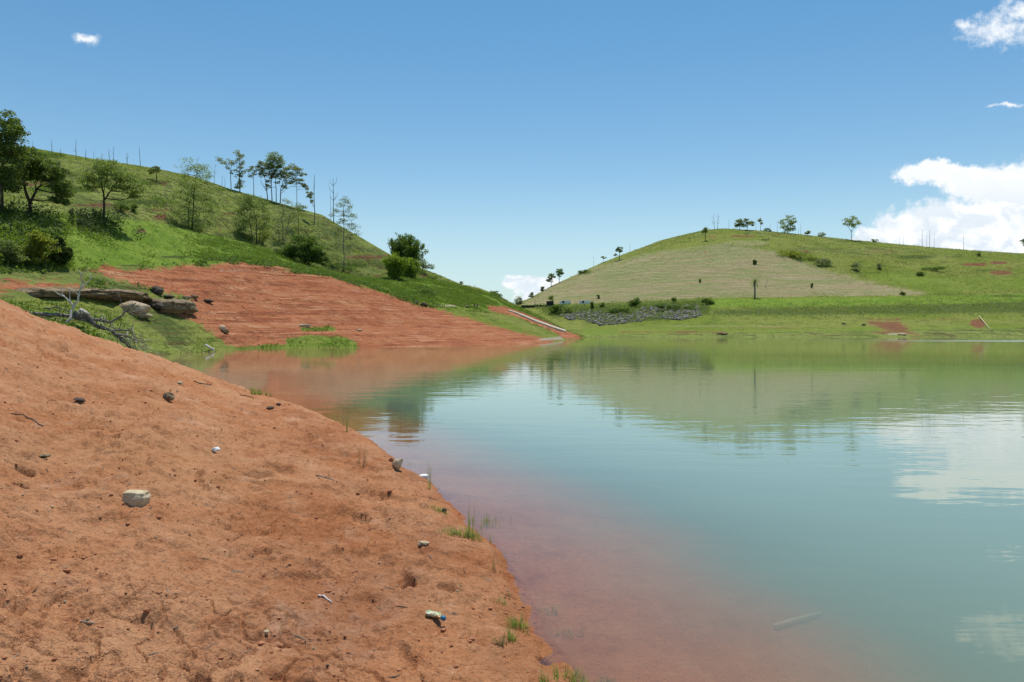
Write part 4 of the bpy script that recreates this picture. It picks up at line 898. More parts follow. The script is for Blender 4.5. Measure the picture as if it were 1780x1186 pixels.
for i, (lab, base, cl, n, mt) in enumerate((
    ('small dark tree-like shrub low on the left flank skyline of the right hill', (924, 518), [(925, 511, 3, 3), (923, 515, 4, 3)], 160, 'leaf_bush'),
    ('small dark shrub just above the lowest flank shrub of the right hill', (943, 507), [(943, 501, 3, 3), (942, 504, 3, 2)], 140, 'leaf_bush'),
    ('low bush on the green rim between flank trees and lone tree', (1012, 476), [(1010, 474, 5, 3), (1018, 471, 4, 2)], 220, 'leaf_bush'),
    ('tiny grey bush on the skyline left of the lone shoulder tree', (1049, 450), [(1049, 448, 4, 2)], 110, 'leaf_grey'),
    ('small pointed bush right of the full rounded hilltop tree', (1404, 411), [(1404, 405, 4, 4)], 170, 'leaf_mid'),
    ('rounded grey bush halfway between rounded tree and lone wide tree', (1429, 412), [(1429, 407, 5, 4), (1426, 410, 4, 2)], 190, 'leaf_grey'),
    ('low dark bush right of the tufted thin tree on the hill top', (1333, 402), [(1333, 399, 5, 3), (1339, 401, 3, 2)], 160, 'leaf_bush'),
    ('low skyline bush right of the lone wide tree', (1521, 421), [(1521, 418, 5, 3)], 130, 'leaf_mid'),
    ('long yellow-green bush bank beside the upper edge of the mown slope', (1392, 449), [(1370, 440, 16, 5), (1392, 445, 18, 5), (1412, 451, 12, 4)], 1100, 'leaf_yellow'),
    ('grey-green shrub at the lower end of the yellow-green bush bank', (1432, 462), [(1428, 454, 9, 7), (1440, 456, 6, 5)], 420, 'leaf_grey'),
    ('grey shrub in the middle of the green slope', (1488, 470), [(1486, 462, 6, 6), (1487, 472, 4, 5)], 300, 'leaf_grey'),
    ('small grey shrub right of the mid-slope shrub', (1528, 468), [(1528, 463, 5, 4)], 170, 'leaf_grey'),
    ('flat dark bush streak on the right green slope', (1622, 471), [(1620, 467, 15, 2.4), (1634, 466, 8, 2)], 420, 'leaf_bush'),
    ('small dark bush below the flat dark streak', (1600, 479), [(1600, 476, 6, 3)], 190, 'leaf_bush'),
    ('little dark bush high on the far right slope', (1702, 446), [(1702, 442, 3, 4)], 110, 'leaf_dark'),
    ('dark round bush at the mown slope foot beside the rock bank', (1105, 534), [(1105, 525, 9, 7), (1102, 529, 9, 5)], 620, 'leaf_bush'),
    ('dark bush at the right end of the rock bank', (1231, 530), [(1229, 524, 9, 5), (1236, 527, 6, 3)], 420, 'leaf_bush'),
    ('dark bush at the left end of the rock bank below the dark box', (966, 546), [(962, 538, 8, 6), (972, 535, 9, 5), (968, 544, 9, 4)], 620, 'leaf_bush'),
    ('bush between the left rock bank and the white vans', (988, 545), [(986, 540, 9, 5), (996, 544, 8, 4)], 420, 'leaf_mid'),
    ('small dark upright bush right of the right van', (1029, 538), [(1029, 531, 3, 7), (1031, 536, 4, 4)], 230, 'leaf_dark'),
    ('pale green bush at the roadside right of the right van', (1046, 535), [(1046, 529, 5, 4)], 170, 'leaf_mid'),
    ('dark scrub hanging over the middle of the rock bank', (1075, 546), [(1070, 540, 12, 4), (1086, 538, 10, 4), (1060, 543, 8, 3)], 520, 'leaf_bush'),
    ('small bush above the right half of the rock bank', (1172, 527), [(1172, 520, 4, 4)], 150, 'leaf_mid'),
    ('dark scrub over the right half of the rock bank', (1160, 541), [(1150, 532, 12, 4), (1172, 534, 14, 5), (1198, 536, 10, 5)], 720, 'leaf_bush'),
    ('pale young tree-like shrub beside the dark box', (957, 524), [(957, 519, 5, 5)], 150, 'leaf_light'),
    ('round dark bush alone high on the mown slope', (1312, 458), [(1312, 455, 3, 4)], 150, 'leaf_dark'),
    ('small upright bush on the lower mown slope right of the palm', (1411, 500), [(1411, 496, 2, 3.5)], 90, 'leaf_dark'),
    ('small dark bush on the mown edge at its right end', (1569, 513), [(1569, 510, 4, 2.5)], 110, 'leaf_bush'),
    ('brown bush on the lower mown slope left of the palm', (1217, 491), [(1217, 488, 2, 3)], 80, 'leaf_dark'),
    ('little bush on the mown slope above the roadside', (1040, 519), [(1040, 516, 3, 3)], 90, 'leaf_grey'))):
    bush('shrub', lab, 'bush', base, cl, n, .36, mt, 260 + i, SR, RT)
for i, (lab, px, t, b, lean, fk, r) in enumerate((
    ('tall forked bare tree, left one of the twin pair on the right hill top', 1242, 372, 399, -2, 5, .14),
    ('tall forked bare tree, right one of the twin pair on the right hill top', 1247, 370, 399, 2, 5, .14),
    ('thin bare pole between the forked twins and the close pair of trees', 1267, 381, 398, 0, 0, .10),
    ('thin bare pole right behind the close pair of hilltop trees', 1314, 384, 401, 0, 0, .10),
    ('thin bare pole just right of the tufted thin hilltop tree', 1339, 386, 403, 0, 0, .09),
    ('bare pole close to the left side of the full rounded tree', 1351, 383, 404, 0, 0, .12),
    ('bare pole right of the full rounded tree', 1392, 387, 409, 0, 0, .11),
    ('low thin bare pole left of the lone wide tree', 1388, 396, 409, 0, 0, .09),
    ('low thin bare pole on the skyline just right of the lone wide tree', 1490, 408, 418, 0, 0, .08),
    ('faint bare pole at the left start of the row before the cloud', 1563, 408, 425, 0, 0, .08),
    ('faint bare pole second in the row before the cloud', 1570, 406, 425, 0, 0, .08),
    ('thick bare pole at the left of the tight trio before the cloud', 1603, 399, 428, 0, 0, .15),
    ('middle bare pole of the tight trio before the cloud', 1611, 404, 428, 0, 0, .10),
    ('tallest bare pole of the row standing before the cloud', 1616, 398, 429, 0, 1, .15),
    ('thin bare pole right of the tallest one before the cloud', 1624, 404, 430, 0, 0, .10),
    ('lone tall bare pole farthest right before the cloud', 1675, 407, 434, 0, 0, .13),
    ('thin leaning bare sapling on the mown slope beside the palm', 1330, 482, 500, 5, 1, .10),
    ('thin bare pole on the green shoulder skyline, lower', 1032, 440, 462, 0, 0, .08),
    ('thin bare pole on the green shoulder skyline, upper', 1095, 418, 434, 0, 0, .08))):
    snag(lab, px, t, b, 300 + i, RT, r, lean, fk)
tree('small_tree', 'tree crown just entering the picture at the right edge on the skyline', 'tree', (1784, 441), [[(1784, 441), (1784, 430), (1785, 420)]], [(1784, 420, 7, 4), (1788, 426, 8, 5), (1778, 419, 4, 2)], 420, .4, 'leaf_bush', 'bark', .2, 331, None, ray=RT)

# palm on the lower mown slope
def palm(label, base, hpx, seed):
    rng = random.Random(seed); B = on_right(*base); s = B.y / F; h = hpx * s
    root = tag(empty('palm_tree', B), label, 'palm')
    m = MB(); m.tube([(0, 0, -.3), (.05, 0, h * .3), (0, 0, h * .72)], [.42, .34, .30], 9); m.build('trunk', MAT['bark_grey'], root)
    L = MB()
    for k in range(26):
        a = rng.uniform(0, 2 * math.pi); el = rng.uniform(-.9, 1.35); l = h * rng.uniform(.26, .36); d = Vector((math.cos(a), math.sin(a), 0))
        pts = []; p = Vector((0, 0, h * .70 + max(el, 0) * .35)); e = el
        for i in range(7): pts.append(p.copy()); p = p + (d * math.cos(e) + Vector((0, 0, math.sin(e)))) * l / 6; e -= .30
        sd = Vector((-d.y, d.x, 0))
        for i in range(6):
            for sg in (-1, 1):
                for q in (0, .5):
                    a0 = pts[i].lerp(pts[i + 1], q); t = pts[i + 1] - pts[i]; ln = l * .20 * (1 - .6 * (i + q) / 6)
                    e0 = a0 + sd * sg * ln + t * .6 + Vector((0, 0, -ln * .45)); w0 = t * .34
                    L.add([a0 - w0 * .5, a0 + w0 * .5, e0], [(0, 1, 2)])
    L.build('frond', MAT['leaf_mid'], root, False)
palm('single shaggy palm on the lower mown slope of the right hill', (1312, 519), 41, 5)

# ------------------------------------------------------------------ ground cover
rng = np.random.default_rng(900)
def thicket(label, poly, n, h, mat, seed):
    rg_ = np.random.default_rng(seed); p = scatter(LY, LX, LZ, lp(poly, 5, 0, 236) / np.maximum(LY, 40), n, rg_)
    top = h * (.25 + 1.1 * np.clip(.5 + fbm(p[:, 0] * .45, p[:, 1] * .45, seed, 3), 0, 1)); p[:, 2] += top * rg_.random(n) ** .6
    c = p.mean(0); v, f = leaf_quads(p - c, rg_, .15, .35); o = array_mesh('thicket', v, f, MAT[mat]); o.location = c
    return tag(o, label, 'bush', SL)
thicket('dark thicket spreading under the forked tree down to the drooping shrub', [(-40, 364), (0, 366), (60, 372), (100, 386), (112, 410), (112, 440), (92, 452), (60, 420), (30, 412), (0, 420), (-60, 420)], 11000, 1.5, 'leaf_shaded', 811)  # this thicket and the next carry tree shade in their leaf colour
thicket('dark thicket on the bright grass below the umbrella tree', [(122, 384), (180, 380), (205, 384), (240, 402), (250, 418), (205, 420), (165, 408), (135, 402)], 6000, 1.2, 'leaf_shaded', 812)
thicket('light green leafy growth at the far left foot of the hill', [(-60, 430), (0, 424), (40, 430), (55, 455), (30, 462), (-60, 465)], 5000, 1.2, 'weed', 813)
wl = np.clip(LLUSH * 1.2, 0, 1) * (1 - LSOIL) ** 2 * (LY < 245) * (lpx[None, :] > -250) * sstep(40, 60, LY)
wl = wl * (1 / np.maximum(LY, 40)) * sstep(-.2, .3, fbm(LX * .12, LY * .12, 91, 3) + .35)
p1 = scatter(LY, LX, LZ, wl, 52000, rng)
v, f = blades(p1, rng, .22 + .30 * sstep(-.2, .5, fbm(p1[:, 0] * .15, p1[:, 1] * .15, 92, 3)), .09, .6, 4, 2, .18)
tag(array_mesh('meadow_grass', v, f, MAT['grass']), 'bright green grass covering the left bank above the red soil', 'grass', kind='stuff')
ws_ = (LSCR > .3) * 1.0 * (rowk < 330) * (lpx[None, :] > -250) / np.maximum(LY, 40) * (LZ > .5)
edge = np.clip(1 - np.abs(LSOIL - .4) / .3, 0, 1) * (LPY < 535) * (rowk < 150) * (LPX < 760) * (LPX > 150)
wh = np.maximum(ws_, edge / np.maximum(LY, 40) * 4 * sstep(-.15, .2, fbm(LX * .2, LY * .2, 89, 3)))
wh = np.maximum(wh, .16 * LOL * (1 - LSOIL) * (rowk < 335) / np.maximum(LY, 40) * sstep(.05, .4, fbm(LX * .07, LY * .07, 93, 4)) * (lpx[None, :] > -250))
p2 = scatter(LY, LX, LZ, wh, 17000, rng); p2[:, 2] += .12
v, f = leaf_quads(np.repeat(p2, 4, 0) + rng.normal(size=(len(p2) * 4, 3)) * np.array([.22, .22, .13]), rng, .16, .3)
tag(array_mesh('hill_scrub', v, f, MAT['leaf_bush']), 'dark low scrub along the turf edges of the left hillside', 'scrub', kind='stuff')
wr = np.where(RPX > 1235, .35, 1) * SCRUB * (RY < 350) * (rpx[None, :] > 900) * (rpx[None, :] < 2000) + .22 * SCRUB * (RY >= 350) * (rpx[None, :] < 2000) + .10 * (STRAW < .2) * (RY > 350) * (rr < 330) * (rpx[None, :] > 900) * (rpx[None, :] < 2000) * sstep(.1, .5, fbm(RX * .05, RY * .05, 94, 4))
p3 = scatter(RY, RX, RZ, wr, 11000, rng); p3[:, 2] += .25
v, f = leaf_quads(np.repeat(p3, 4, 0) + rng.normal(size=(len(p3) * 4, 3)) * np.array([.5, .5, .25]), rng, .24, .3)
tag(array_mesh('bank_scrub', v, f, MAT['leaf_mid']), 'rough dark scrub along the far bank and right hillside', 'scrub', kind='stuff')

wt = LOL * (1 - LSOIL) * (rowk > 240) * (rowk < 336) / np.maximum(LY, 40) * (lpx[None, :] > -250) * (.25 + sstep(-.1, .3, fbm(LX * .06, LY * .06, 96, 4)))
p4 = scatter(LY, LX, LZ, wt, 26000, rng); p4[:, 2] += .08
v, f = leaf_quads(np.repeat(p4, 3, 0) + rng.normal(size=(len(p4) * 3, 3)) * np.array([.28, .28, .07]), rng, .18, 1.2)
tag(array_mesh('hill_tussocks', v, f, MAT['tussock']), 'rough olive grass tussocks over the left back hill', 'grass', kind='stuff')
wt = (1 - np.maximum(RSOIL, STRAW)) * (.06 + .94 * sstep(70, 110, rr)) * (rr > 8) * (rr < 330) * (rpx[None, :] > 900) * (rpx[None, :] < 1900) * (.2 + sstep(-.1, .35, fbm(RX * .035, RY * .035, 97, 4)))
p5 = scatter(RY, RX, RZ, wt, 22000, rng); p5[:, 2] += .12
v, f = leaf_quads(np.repeat(p5, 3, 0) + rng.normal(size=(len(p5) * 3, 3)) * np.array([.5, .5, .08]), rng, .26, 1.2)
tag(array_mesh('slope_tussocks', v, f, MAT['tussock']), 'rough grass tussocks over the right hillside and far shore', 'grass', kind='stuff')
wt = np.clip(LLUSH * 1.2, 0, 1) * (1 - LSOIL) ** 2 * (LY < 245) * (lpx[None, :] > -250) / np.maximum(LY, 40) * sstep(.0, .4, fbm(LX * .16, LY * .16, 99, 4))
p7 = scatter(LY, LX, LZ, wt, 7000, rng); p7[:, 2] += .16
v, f = leaf_quads(np.repeat(p7, 7, 0) + rng.normal(size=(len(p7) * 7, 3)) * np.array([.22, .22, .15]), rng, .12, .2, 0, .35)
tag(array_mesh('meadow_weeds', v, f, MAT['weed']), 'leafy weeds standing among the bright grass of the left bank', 'weeds', kind='stuff')

# riprap below the far road
def rock_verts(seed, size, sub=2, rough=.35, flat=0, cuts=5):
    bm = bmesh.new(); bmesh.ops.create_icosphere(bm, subdivisions=sub, radius=1); r_ = random.Random(seed); off = Vector((r_.uniform(-50, 50), r_.uniform(-50, 50), r_.uniform(-50, 50)))
    pl = [(Vector((r_.gauss(0, 1), r_.gauss(0, 1), r_.gauss(0, 1))).normalized(), r_.uniform(.62, .9)) for _ in range(cuts)]
    for v_ in bm.verts:
        p = v_.co.copy()
        for n_, d_ in pl:
            k = p.dot(n_)
            if k > d_: p -= n_ * (k - d_)
        p *= 1 + rough * (mnoise.fractal(p * 1.3 + off, 1.0, 2.0, 4) * .5)
        v_.co = Vector((p.x * size[0], p.y * size[1], p.z * size[2]))
    vs = [v_.co.copy() for v_ in bm.verts]; fs = [tuple(v_.index for v_ in f_.verts) for f_ in bm.faces]; bm.free()
    return vs, fs
R = MB(); r_ = random.Random(77)
protos = [rock_verts(k, (1, 1, .75), 1, .5, 0, 4) for k in range(8)]
zone = [(972, 549), (990, 557), (1012, 556), (1044, 567), (1112, 560), (1130, 553), (1186, 557), (1222, 549), (1214, 533), (1170, 530), (1118, 536), (1096, 548), (1060, 545), (1026, 541)]
cnt = 0
while cnt < 2200:
    x, y = r_.uniform(966, 1226), r_.uniform(528, 567)
    if poly_mask(np.array([x]), np.array([y]), zone, 1)[0] < .5: continue
    B = on_right(x, y); sz = r_.choice((.2, .22, .26, .3, .36, .5, .7)) * r_.uniform(.8, 1.25); vs, fs = protos[r_.randrange(8)]
    rm = Matrix.Rotation(r_.uniform(0, 6.28), 3, 'Z') @ Matrix.Rotation(r_.uniform(-.6, .6), 3, 'X')
    R.add([rm @ (p * sz) + B + Vector((0, 0, sz * .25)) for p in vs], fs); cnt += 1
tag(R.build('riprap', MAT['riprap'], None, False), 'grey broken rocks heaped along the far bank below the road', 'rocks', kind='stuff')

# ------------------------------------------------------------------ rocks, timber and works
def rock(name, label, base, w, h, mat, seed, ray=on_left, depth=1.0, tilt=0, sub=4, rough=.35, cuts=5, sink=.25, cat='rock', group=None, rz=0):
    B = ray(*base); s = B.y / F; W, H = w * s * .5, h * s * .5
    vs, fs = rock_verts(seed, (W, W * depth, H * 1.15), sub, rough, 0, cuts)
    rm = Matrix.Rotation(tilt, 3, 'Y'); m = MB(); m.add([rm @ p for p in vs], fs)
    o = m.build(name, MAT[mat]); o.location = B + Vector((0, W * depth * .6, H * (1 - sink))); o.rotation_euler.z = rz
    return tag(o, label, cat, group)
def ledge(name, label, p0, p1, thick, deep, mat, seed, rough=.3, cuts=7):
    a, b = on_left(*p0), on_left(*p1); d = b - a; L_ = d.length * .5; H = thick * (a.y + b.y) * .5 / F * .5
    bm = bmesh.new(); bmesh.ops.create_icosphere(bm, subdivisions=6, radius=1); off = Vector((seed * 3.7, seed * 1.3, seed * 7.1)); m = MB()
    sg = lambda v_, e: math.copysign(abs(v_) ** e, v_)
    for v_ in bm.verts:
        p = v_.co; q = Vector((sg(p.x, .55) * L_ * 1.05, sg(p.y, .5) * deep, sg(p.z, .42) * H))
        big = mnoise.fractal(Vector((q.x * .35, q.y * .5, q.z * .5)) + off, .9, 2.0, 5); lay = mnoise.noise(Vector((q.x * .25, q.y * .3, q.z * 3.2)) + off)
        blk = mnoise.cell(Vector((q.x * .55 + .4 * big, 2.0, q.z * .8)) + off)
        front = max(0, -p.y)
        q.x *= 1 + .06 * big; q.y += (.55 * big + .28 * lay + .35 * (blk - .5)) * deep * .45 * (.4 + front); q.z += (.38 * big + .12 * lay) * H * (1.0 if p.z > 0 else .5) + .16 * H * (blk - .5)
        if p.z < -.2: q.y += front * deep * .5 * min(1, -p.z)
        v_.co = q
    m.add([v_.co.copy() for v_ in bm.verts], [tuple(v_.index for v_ in f_.verts) for f_ in bm.faces]); bm.free(); o = m.build(name, MAT[mat]); c = (a + b) / 2
    n_ = Vector((-d.y, d.x, 0)).normalized(); o.location = c + n_ * deep * .45 + Vector((0, 0, H * .75)); o.rotation_euler = (0, -math.asin(d.z / d.length), math.atan2(d.y, d.x)); return tag(o, label, 'rock')
ledge('stone_slab', 'long flat weathered stone slab lying behind the dead tree', (74, 519), (250, 522), 21, 2.6, 'slab', 1)
rock('boulder', 'pale rounded boulder on the grass beside the long slab', (226, 543), 54, 24, 'pale', 4, depth=.9, sub=4, rough=.30, cuts=4, sink=.5)
rock('boulder', 'pale flat low rock on grass below the pale rounded boulder', (243, 552), 36, 9, 'pale', 6, depth=.7, sub=4, rough=.25)
ledge('boulder', 'large brown boulder with dark underside at the edge of the red slope', (277, 541), (332, 542), 25, 1.5, 'boulder', 9, .35, 6)
rock('boulder', 'dark lump of rock leaning at the left end of the brown boulder', (272, 540), 22, 16, 'dark', 12, depth=.8)
rock('boulder', 'dark jagged rock between the long slab and the brown boulder', (269, 510), 24, 14, 'dark', 14, depth=.8, cuts=6, rough=.5)
rock('boulder', 'thin dark ledge rock above the brown boulder, left one', (288, 518), 26, 6, 'dark', 16, depth=.8)
rock('boulder', 'thin dark ledge rock above the brown boulder, right one', (320, 519), 22, 5, 'dark', 17, depth=.8)
rock('boulder', 'small flat grey rock on red soil right of the ledge rocks', (336, 518), 15, 6, 'slab', 18, depth=.8)
rock('boulder', 'low dark rock on red soil at the right above the brown boulder', (358, 525), 24, 6, 'dark', 19, depth=.8)
rock('boulder', 'cream topped stone of a stacked pair on the red slope', (384, 574), 12, 9, 'cream', 20, cuts=3, group='stacked stone pair on the red slope')
rock('boulder', 'brown stone touching the cream one on the red slope', (390, 579), 13, 8, 'boulder', 21, cuts=3, group='stacked stone pair on the red slope')
rock('stone_slab', 'pale cream flat slab lying low on the red slope', (530, 569), 22, 6, 'cream', 23, depth=.5, cuts=6, rough=.1, sink=.1)
rock('boulder', 'small pale rock on the strand line right of the cream slab', (624, 575), 10, 3, 'pale', 24)
rock('boulder', 'dark rock at the top corner of the red slope, right one', (736, 533), 12, 8, 'dark', 25, cuts=6, rough=.5)
rock('boulder', 'dark rock at the top corner of the red slope, left one', (724, 528), 9, 5, 'dark', 26, cuts=6, rough=.5)
rock('boulder', 'brown block sitting on the track by the two posts', (811, 535), 9, 5, 'boulder', 27, cuts=6, rough=.2)
rock('boulder', 'dark flat rock on the far grassy shore, left one', (1468, 564), 8, 3, 'dark', 28, on_right)
rock('boulder', 'dark flat rock on the far grassy shore beside the red patch', (1502, 566), 9, 3, 'dark', 29, on_right)
rock('boulder', 'brown stone heap on the far grassy shore at the left', (1256, 582), 18, 4, 'boulder', 30, on_right, rough=.6)
rock('boulder', 'pale stone at the foot of the far red patch by the water', (1570, 583), 14, 4, 'pale', 31, on_right, rough=.5)

def poly_thing(name, label, cat, lines, Y, part_mats, group=None):
    """a thing of tubes: lines = (part name, material, radius, [(px,py,dy)...])"""
    B = wpt(lines[0][3][0][0], lines[0][3][0][1], Y); root = tag(empty(name, B), label, cat, group)
    for k, (pn, mt, rad, pts) in enumerate(lines):
        rg = random.Random(k + int(Y)); P_ = [wpt(q[0], q[1], Y + (q[2] if len(q) > 2 else 0)) - B for q in pts]; D = []
        for i in range(len(P_) - 1):
            for j in range(4): D.append(P_[i].lerp(P_[i + 1], j / 4) + Vector((rg.gauss(0, 1), rg.gauss(0, 1), rg.gauss(0, 1))) * rad * .25)
        D.append(P_[-1]); n_ = len(D); m = MB()
        m.tube(D, [rad * (1 - .7 * i / (n_ - 1)) for i in range(n_)], 7)
        m.build(pn, MAT[mt], root)
    return root
DY = on_left(118, 556).y - 1.0
rg = random.Random(8)
TW = []
for k in range(100):
    x0, y0 = rg.choice(((200, 578), (225, 575), (236, 588), (214, 594), (190, 572), (228, 540), (180, 560), (160, 552), (240, 596), (250, 604), (210, 584), (225, 600), (100, 552), (70, 552))); x0 += rg.uniform(-10, 10); y0 += rg.uniform(-5, 5)
    a = rg.uniform(-.9, 1.5); l = rg.uniform(10, 30)
    if rg.random() < .3: a = rg.uniform(-2.2, -.6)
    x1, y1 = x0 + l * math.cos(a), y0 + l * math.sin(a) * .8
    TW.append(('twig', 'driftwood' if k % 3 else 'bleached', .028, [(x0, y0, rg.uniform(-1.5, 1)), ((x0 + x1) / 2 + rg.uniform(-3, 3), (y0 + y1) / 2 + rg.uniform(-2, 3), 0), (x1, y1, rg.uniform(-2, 1.5))]))
poly_thing('fallen_tree', 'bare grey fallen tree with one pale upright limb lying behind the bank crest', 'dead tree', [
    ('trunk', 'driftwood', .18, [(44, 545), (80, 547), (121, 549), (146, 556), (171, 568), (195, 576), (213, 594), (234, 610), (250, 620)]),
    ('branch', 'bleached', .13, [(108, 570, -.6), (121, 556, -.6), (128, 536), (136, 516), (141, 500), (142, 476)]),
    ('branch', 'bleached', .07, [(141, 503), (148, 495), (156, 488), (157, 476)]), ('branch', 'bleached', .08, [(128, 532), (117, 520), (108, 512), (106, 498)]),
    ('branch', 'bleached', .06, [(113, 517), (100, 510), (90, 503)]), ('branch', 'bleached', .05, [(123, 527), (121, 514), (121, 501)]), ('branch', 'bleached', .05, [(137, 514), (131, 508), (127, 504)]),
    ('branch', 'bleached', .035, [(142, 478), (138, 470)]), ('branch', 'bleached', .035, [(142, 480), (146, 473), (152, 470)]), ('branch', 'bleached', .03, [(156, 487), (164, 480), (170, 480)]),
    ('branch', 'driftwood', .13, [(150, 556, .3), (175, 557), (191, 561), (207, 552), (218, 544), (226, 534), (236, 527)]), ('branch', 'driftwood', .05, [(191, 561), (193, 566), (189, 570)]), ('branch', 'driftwood', .05, [(216, 546), (214, 536), (206, 512), (203, 506)]),
    ('branch', 'driftwood', .10, [(172, 570), (190, 574), (206, 574), (225, 575), (236, 587), (250, 590)]), ('branch', 'driftwood', .08, [(195, 577), (214, 590), (226, 600), (232, 612)]), ('branch', 'driftwood', .07, [(205, 582), (222, 586), (240, 592), (256, 600)]),
    ('branch', 'driftwood', .07, [(78, 536), (100, 534), (119, 541), (126, 546)]), ('branch', 'driftwood', .09, [(52, 553, -.5), (74, 557), (96, 563), (110, 566)]), ('branch', 'driftwood', .06, [(60, 556), (80, 551), (104, 554)]),
    ('root_plate', 'driftwood', .34, [(134, 548), (142, 545), (152, 550), (166, 562), (174, 572)]), ('root_plate', 'bleached', .22, [(139, 542, -.3), (148, 542, -.3), (156, 546, -.3)])] + TW, DY, None)
poly_thing('white_branch', 'straight white stick poking out of the water at the grassy inlet', 'branch', [('limb', 'white_wood', .10, [(339, 602), (348, 607), (357, 613)])], 84, None, 'white sticks in the water')
poly_thing('white_branch', 'bent white stick curving into the water at the grassy inlet', 'branch', [('limb', 'white_wood', .12, [(357, 600), (366, 604), (372, 609), (372, 616)]), ('stub', 'bark_grey', .07, [(361, 611), (367, 608), (371, 609)])], 84, None, 'white sticks in the water')

# submerged log
m = MB(); a = LOG_A; b = LOG_B
m.tube([a.lerp(b, k / 6) for k in range(7)], [.024, .026, .027, .026, .025, .023, .020], 10); tag(m.build('sunken_log', MAT['cream']), 'pale log lying just under the water in the lower right', 'log')

# concrete strip running down to the water, track posts, wall, lamp and vans
top = []
for (x, y, h_) in ((884, 541, 1.2), (897, 545, 1.5), (912, 551, 1.8), (928, 558, 2.0), (945, 564, 2.1), (962, 570, 2.2), (984, 577, 2.2)):
    a, b = on_left(x, y - h_), on_left(x, y + h_ * .6); up = Vector((0, 0, .22))
    top.append((a + up, b + up * 1.6, b - up * 3, a - up * 3))
vs = [q for s_ in top for q in s_]; fs = [(i * 4 + k, (i + 1) * 4 + k, (i + 1) * 4 + (k + 1) % 4, i * 4 + (k + 1) % 4) for i in range(6) for k in range(4)]
fs += [(3, 2, 1, 0), (24, 25, 26, 27)]
m = MB(); m.add(vs, fs); tag(m.build('boat_ramp', MAT['concrete'], None, False), 'long narrow pale concrete strip running down to the water', 'ramp')
for lab, x in (('left dark post of the pair standing on the track', 825), ('right dark post of the pair standing on the track', 829.5)):
    B = on_left(x, 536); m = MB(); m.tube([(0, 0, -.3), (0, 0, .75), (0, 0, .82)], [.14, .13, .05], 10); o = m.build('post', MAT['dark_wall'], None, False); o.location = B; tag(o, lab, 'post', 'posts on the track')
A0 = on_right(906, 537); A1 = on_right(950, 534); A0.y = A1.y = 333
A0, A1 = wpt(906, 536, 333), wpt(951, 532.5, 333)
m = MB(); d = A1 - A0; m.box((A0 + A1) / 2 + Vector((0, 0, -.2)), (d.length, .35, 2.0), math.atan2(d.y, d.x))
for k in range(9): m.box(A0.lerp(A1, k / 8) + Vector((0, -.02, .95)), (.3, .45, .5), 0)
tag(m.build('retaining_wall', MAT['dark_wall'], None, False), 'long low dark wall at the road between the two hills', 'wall')
B = wpt(956, 534, 334); m = MB(); m.box(B + Vector((0, 0, 1.1)), (2.9, 2.2, 2.4)); m.box(B + Vector((0, 0, 2.36)), (3.1, 2.4, .18)); m.box(B + Vector((.3, -1.12, .9)), (.8, .06, 1.7))
tag(m.build('gate_hut', MAT['dark_wall'], None, False, .04), 'small dark boxy structure at the right end of the low dark wall', 'hut')
B = wpt(930, 536, 332); root = tag(empty('street_lamp', B), 'slim double-armed lamp post by the low dark wall', 'street lamp')
m = MB(); m.tube([(0, 0, -.3), (0, 0, 5.2)], [.09, .05], 8); m.build('pole', MAT['bark_grey'], root)
for sx in (-1, 1):
    m = MB(); m.tube([(0, 0, 5.1), (sx * .5, 0, 5.25), (sx * .9, 0, 5.2)], .04, 6); m.box((sx * 1.0, 0, 5.18), (.5, .22, .12)); m.build('lamp_arm', MAT['concrete'], root, False)
def van(label, px, py, Y, flip, rz=0):
    B = wpt(px, py, Y); root = tag(empty('van', B), label, 'van', 'white vans on the far road'); f_ = -1 if flip else 1
    prof = [(-2.3, .35), (2.2, .35), (2.35, .8), (2.25, 1.15), (1.55, 1.95), (1.2, 2.05), (-2.2, 2.05), (-2.35, 1.8)]
    m = MB(); vs = [(x * f_, -.9, z) for x, z in prof] + [(x * f_, .9, z) for x, z in prof]; n_ = len(prof)
    m.add(vs, [tuple(range(n_)), tuple(range(2 * n_ - 1, n_ - 1, -1))] + [(i, i + n_, (i + 1) % n_ + n_, (i + 1) % n_) for i in range(n_)]); m.build('body', MAT['white_paint'], root, False, .05)
    for x0, x1 in ((.35, 1.3),):
        m = MB(); m.box(((x0 + x1) / 2 * f_, -.905, 1.42), (x1 - x0, .03, .85)); m.build('window', MAT['glass'], root, False)
    m = MB(); m.add([(2.27 * f_, -.8, 1.2), (2.27 * f_, .8, 1.2), (1.62 * f_, .75, 1.94), (1.62 * f_, -.75, 1.94)], [(0, 1, 2, 3)]); m.build('windshield', MAT['glass'], root, False)
    for x in (-1.45, 1.45):
        for y in (-.82, .82):
            m = MB(); m.tube([(x, y - .11, .33), (x, y + .11, .33)], .33, 14); m.build('wheel', MAT['rubber'], root, False)
    root.rotation_euler.z = rz
van('white van with dark windscreen facing left on the far road', 1016, 531, 340, True, .15)
van('pale white van half hidden by bushes, behind the other van', 982, 531, 340, True, .1)
# pale pipe on the far shore
a, b = on_right(1702, 551), on_right(1722, 575); m = MB(); m.tube([a + Vector((0, 0, .3)), a.lerp(b, .5) + Vector((0, 0, .3)), b + Vector((0, 0, .15))], .17, 10)
tag(m.build('pipe', MAT['pipe']), 'pale yellow pipe running down the far grassy shore at the right', 'pipe')

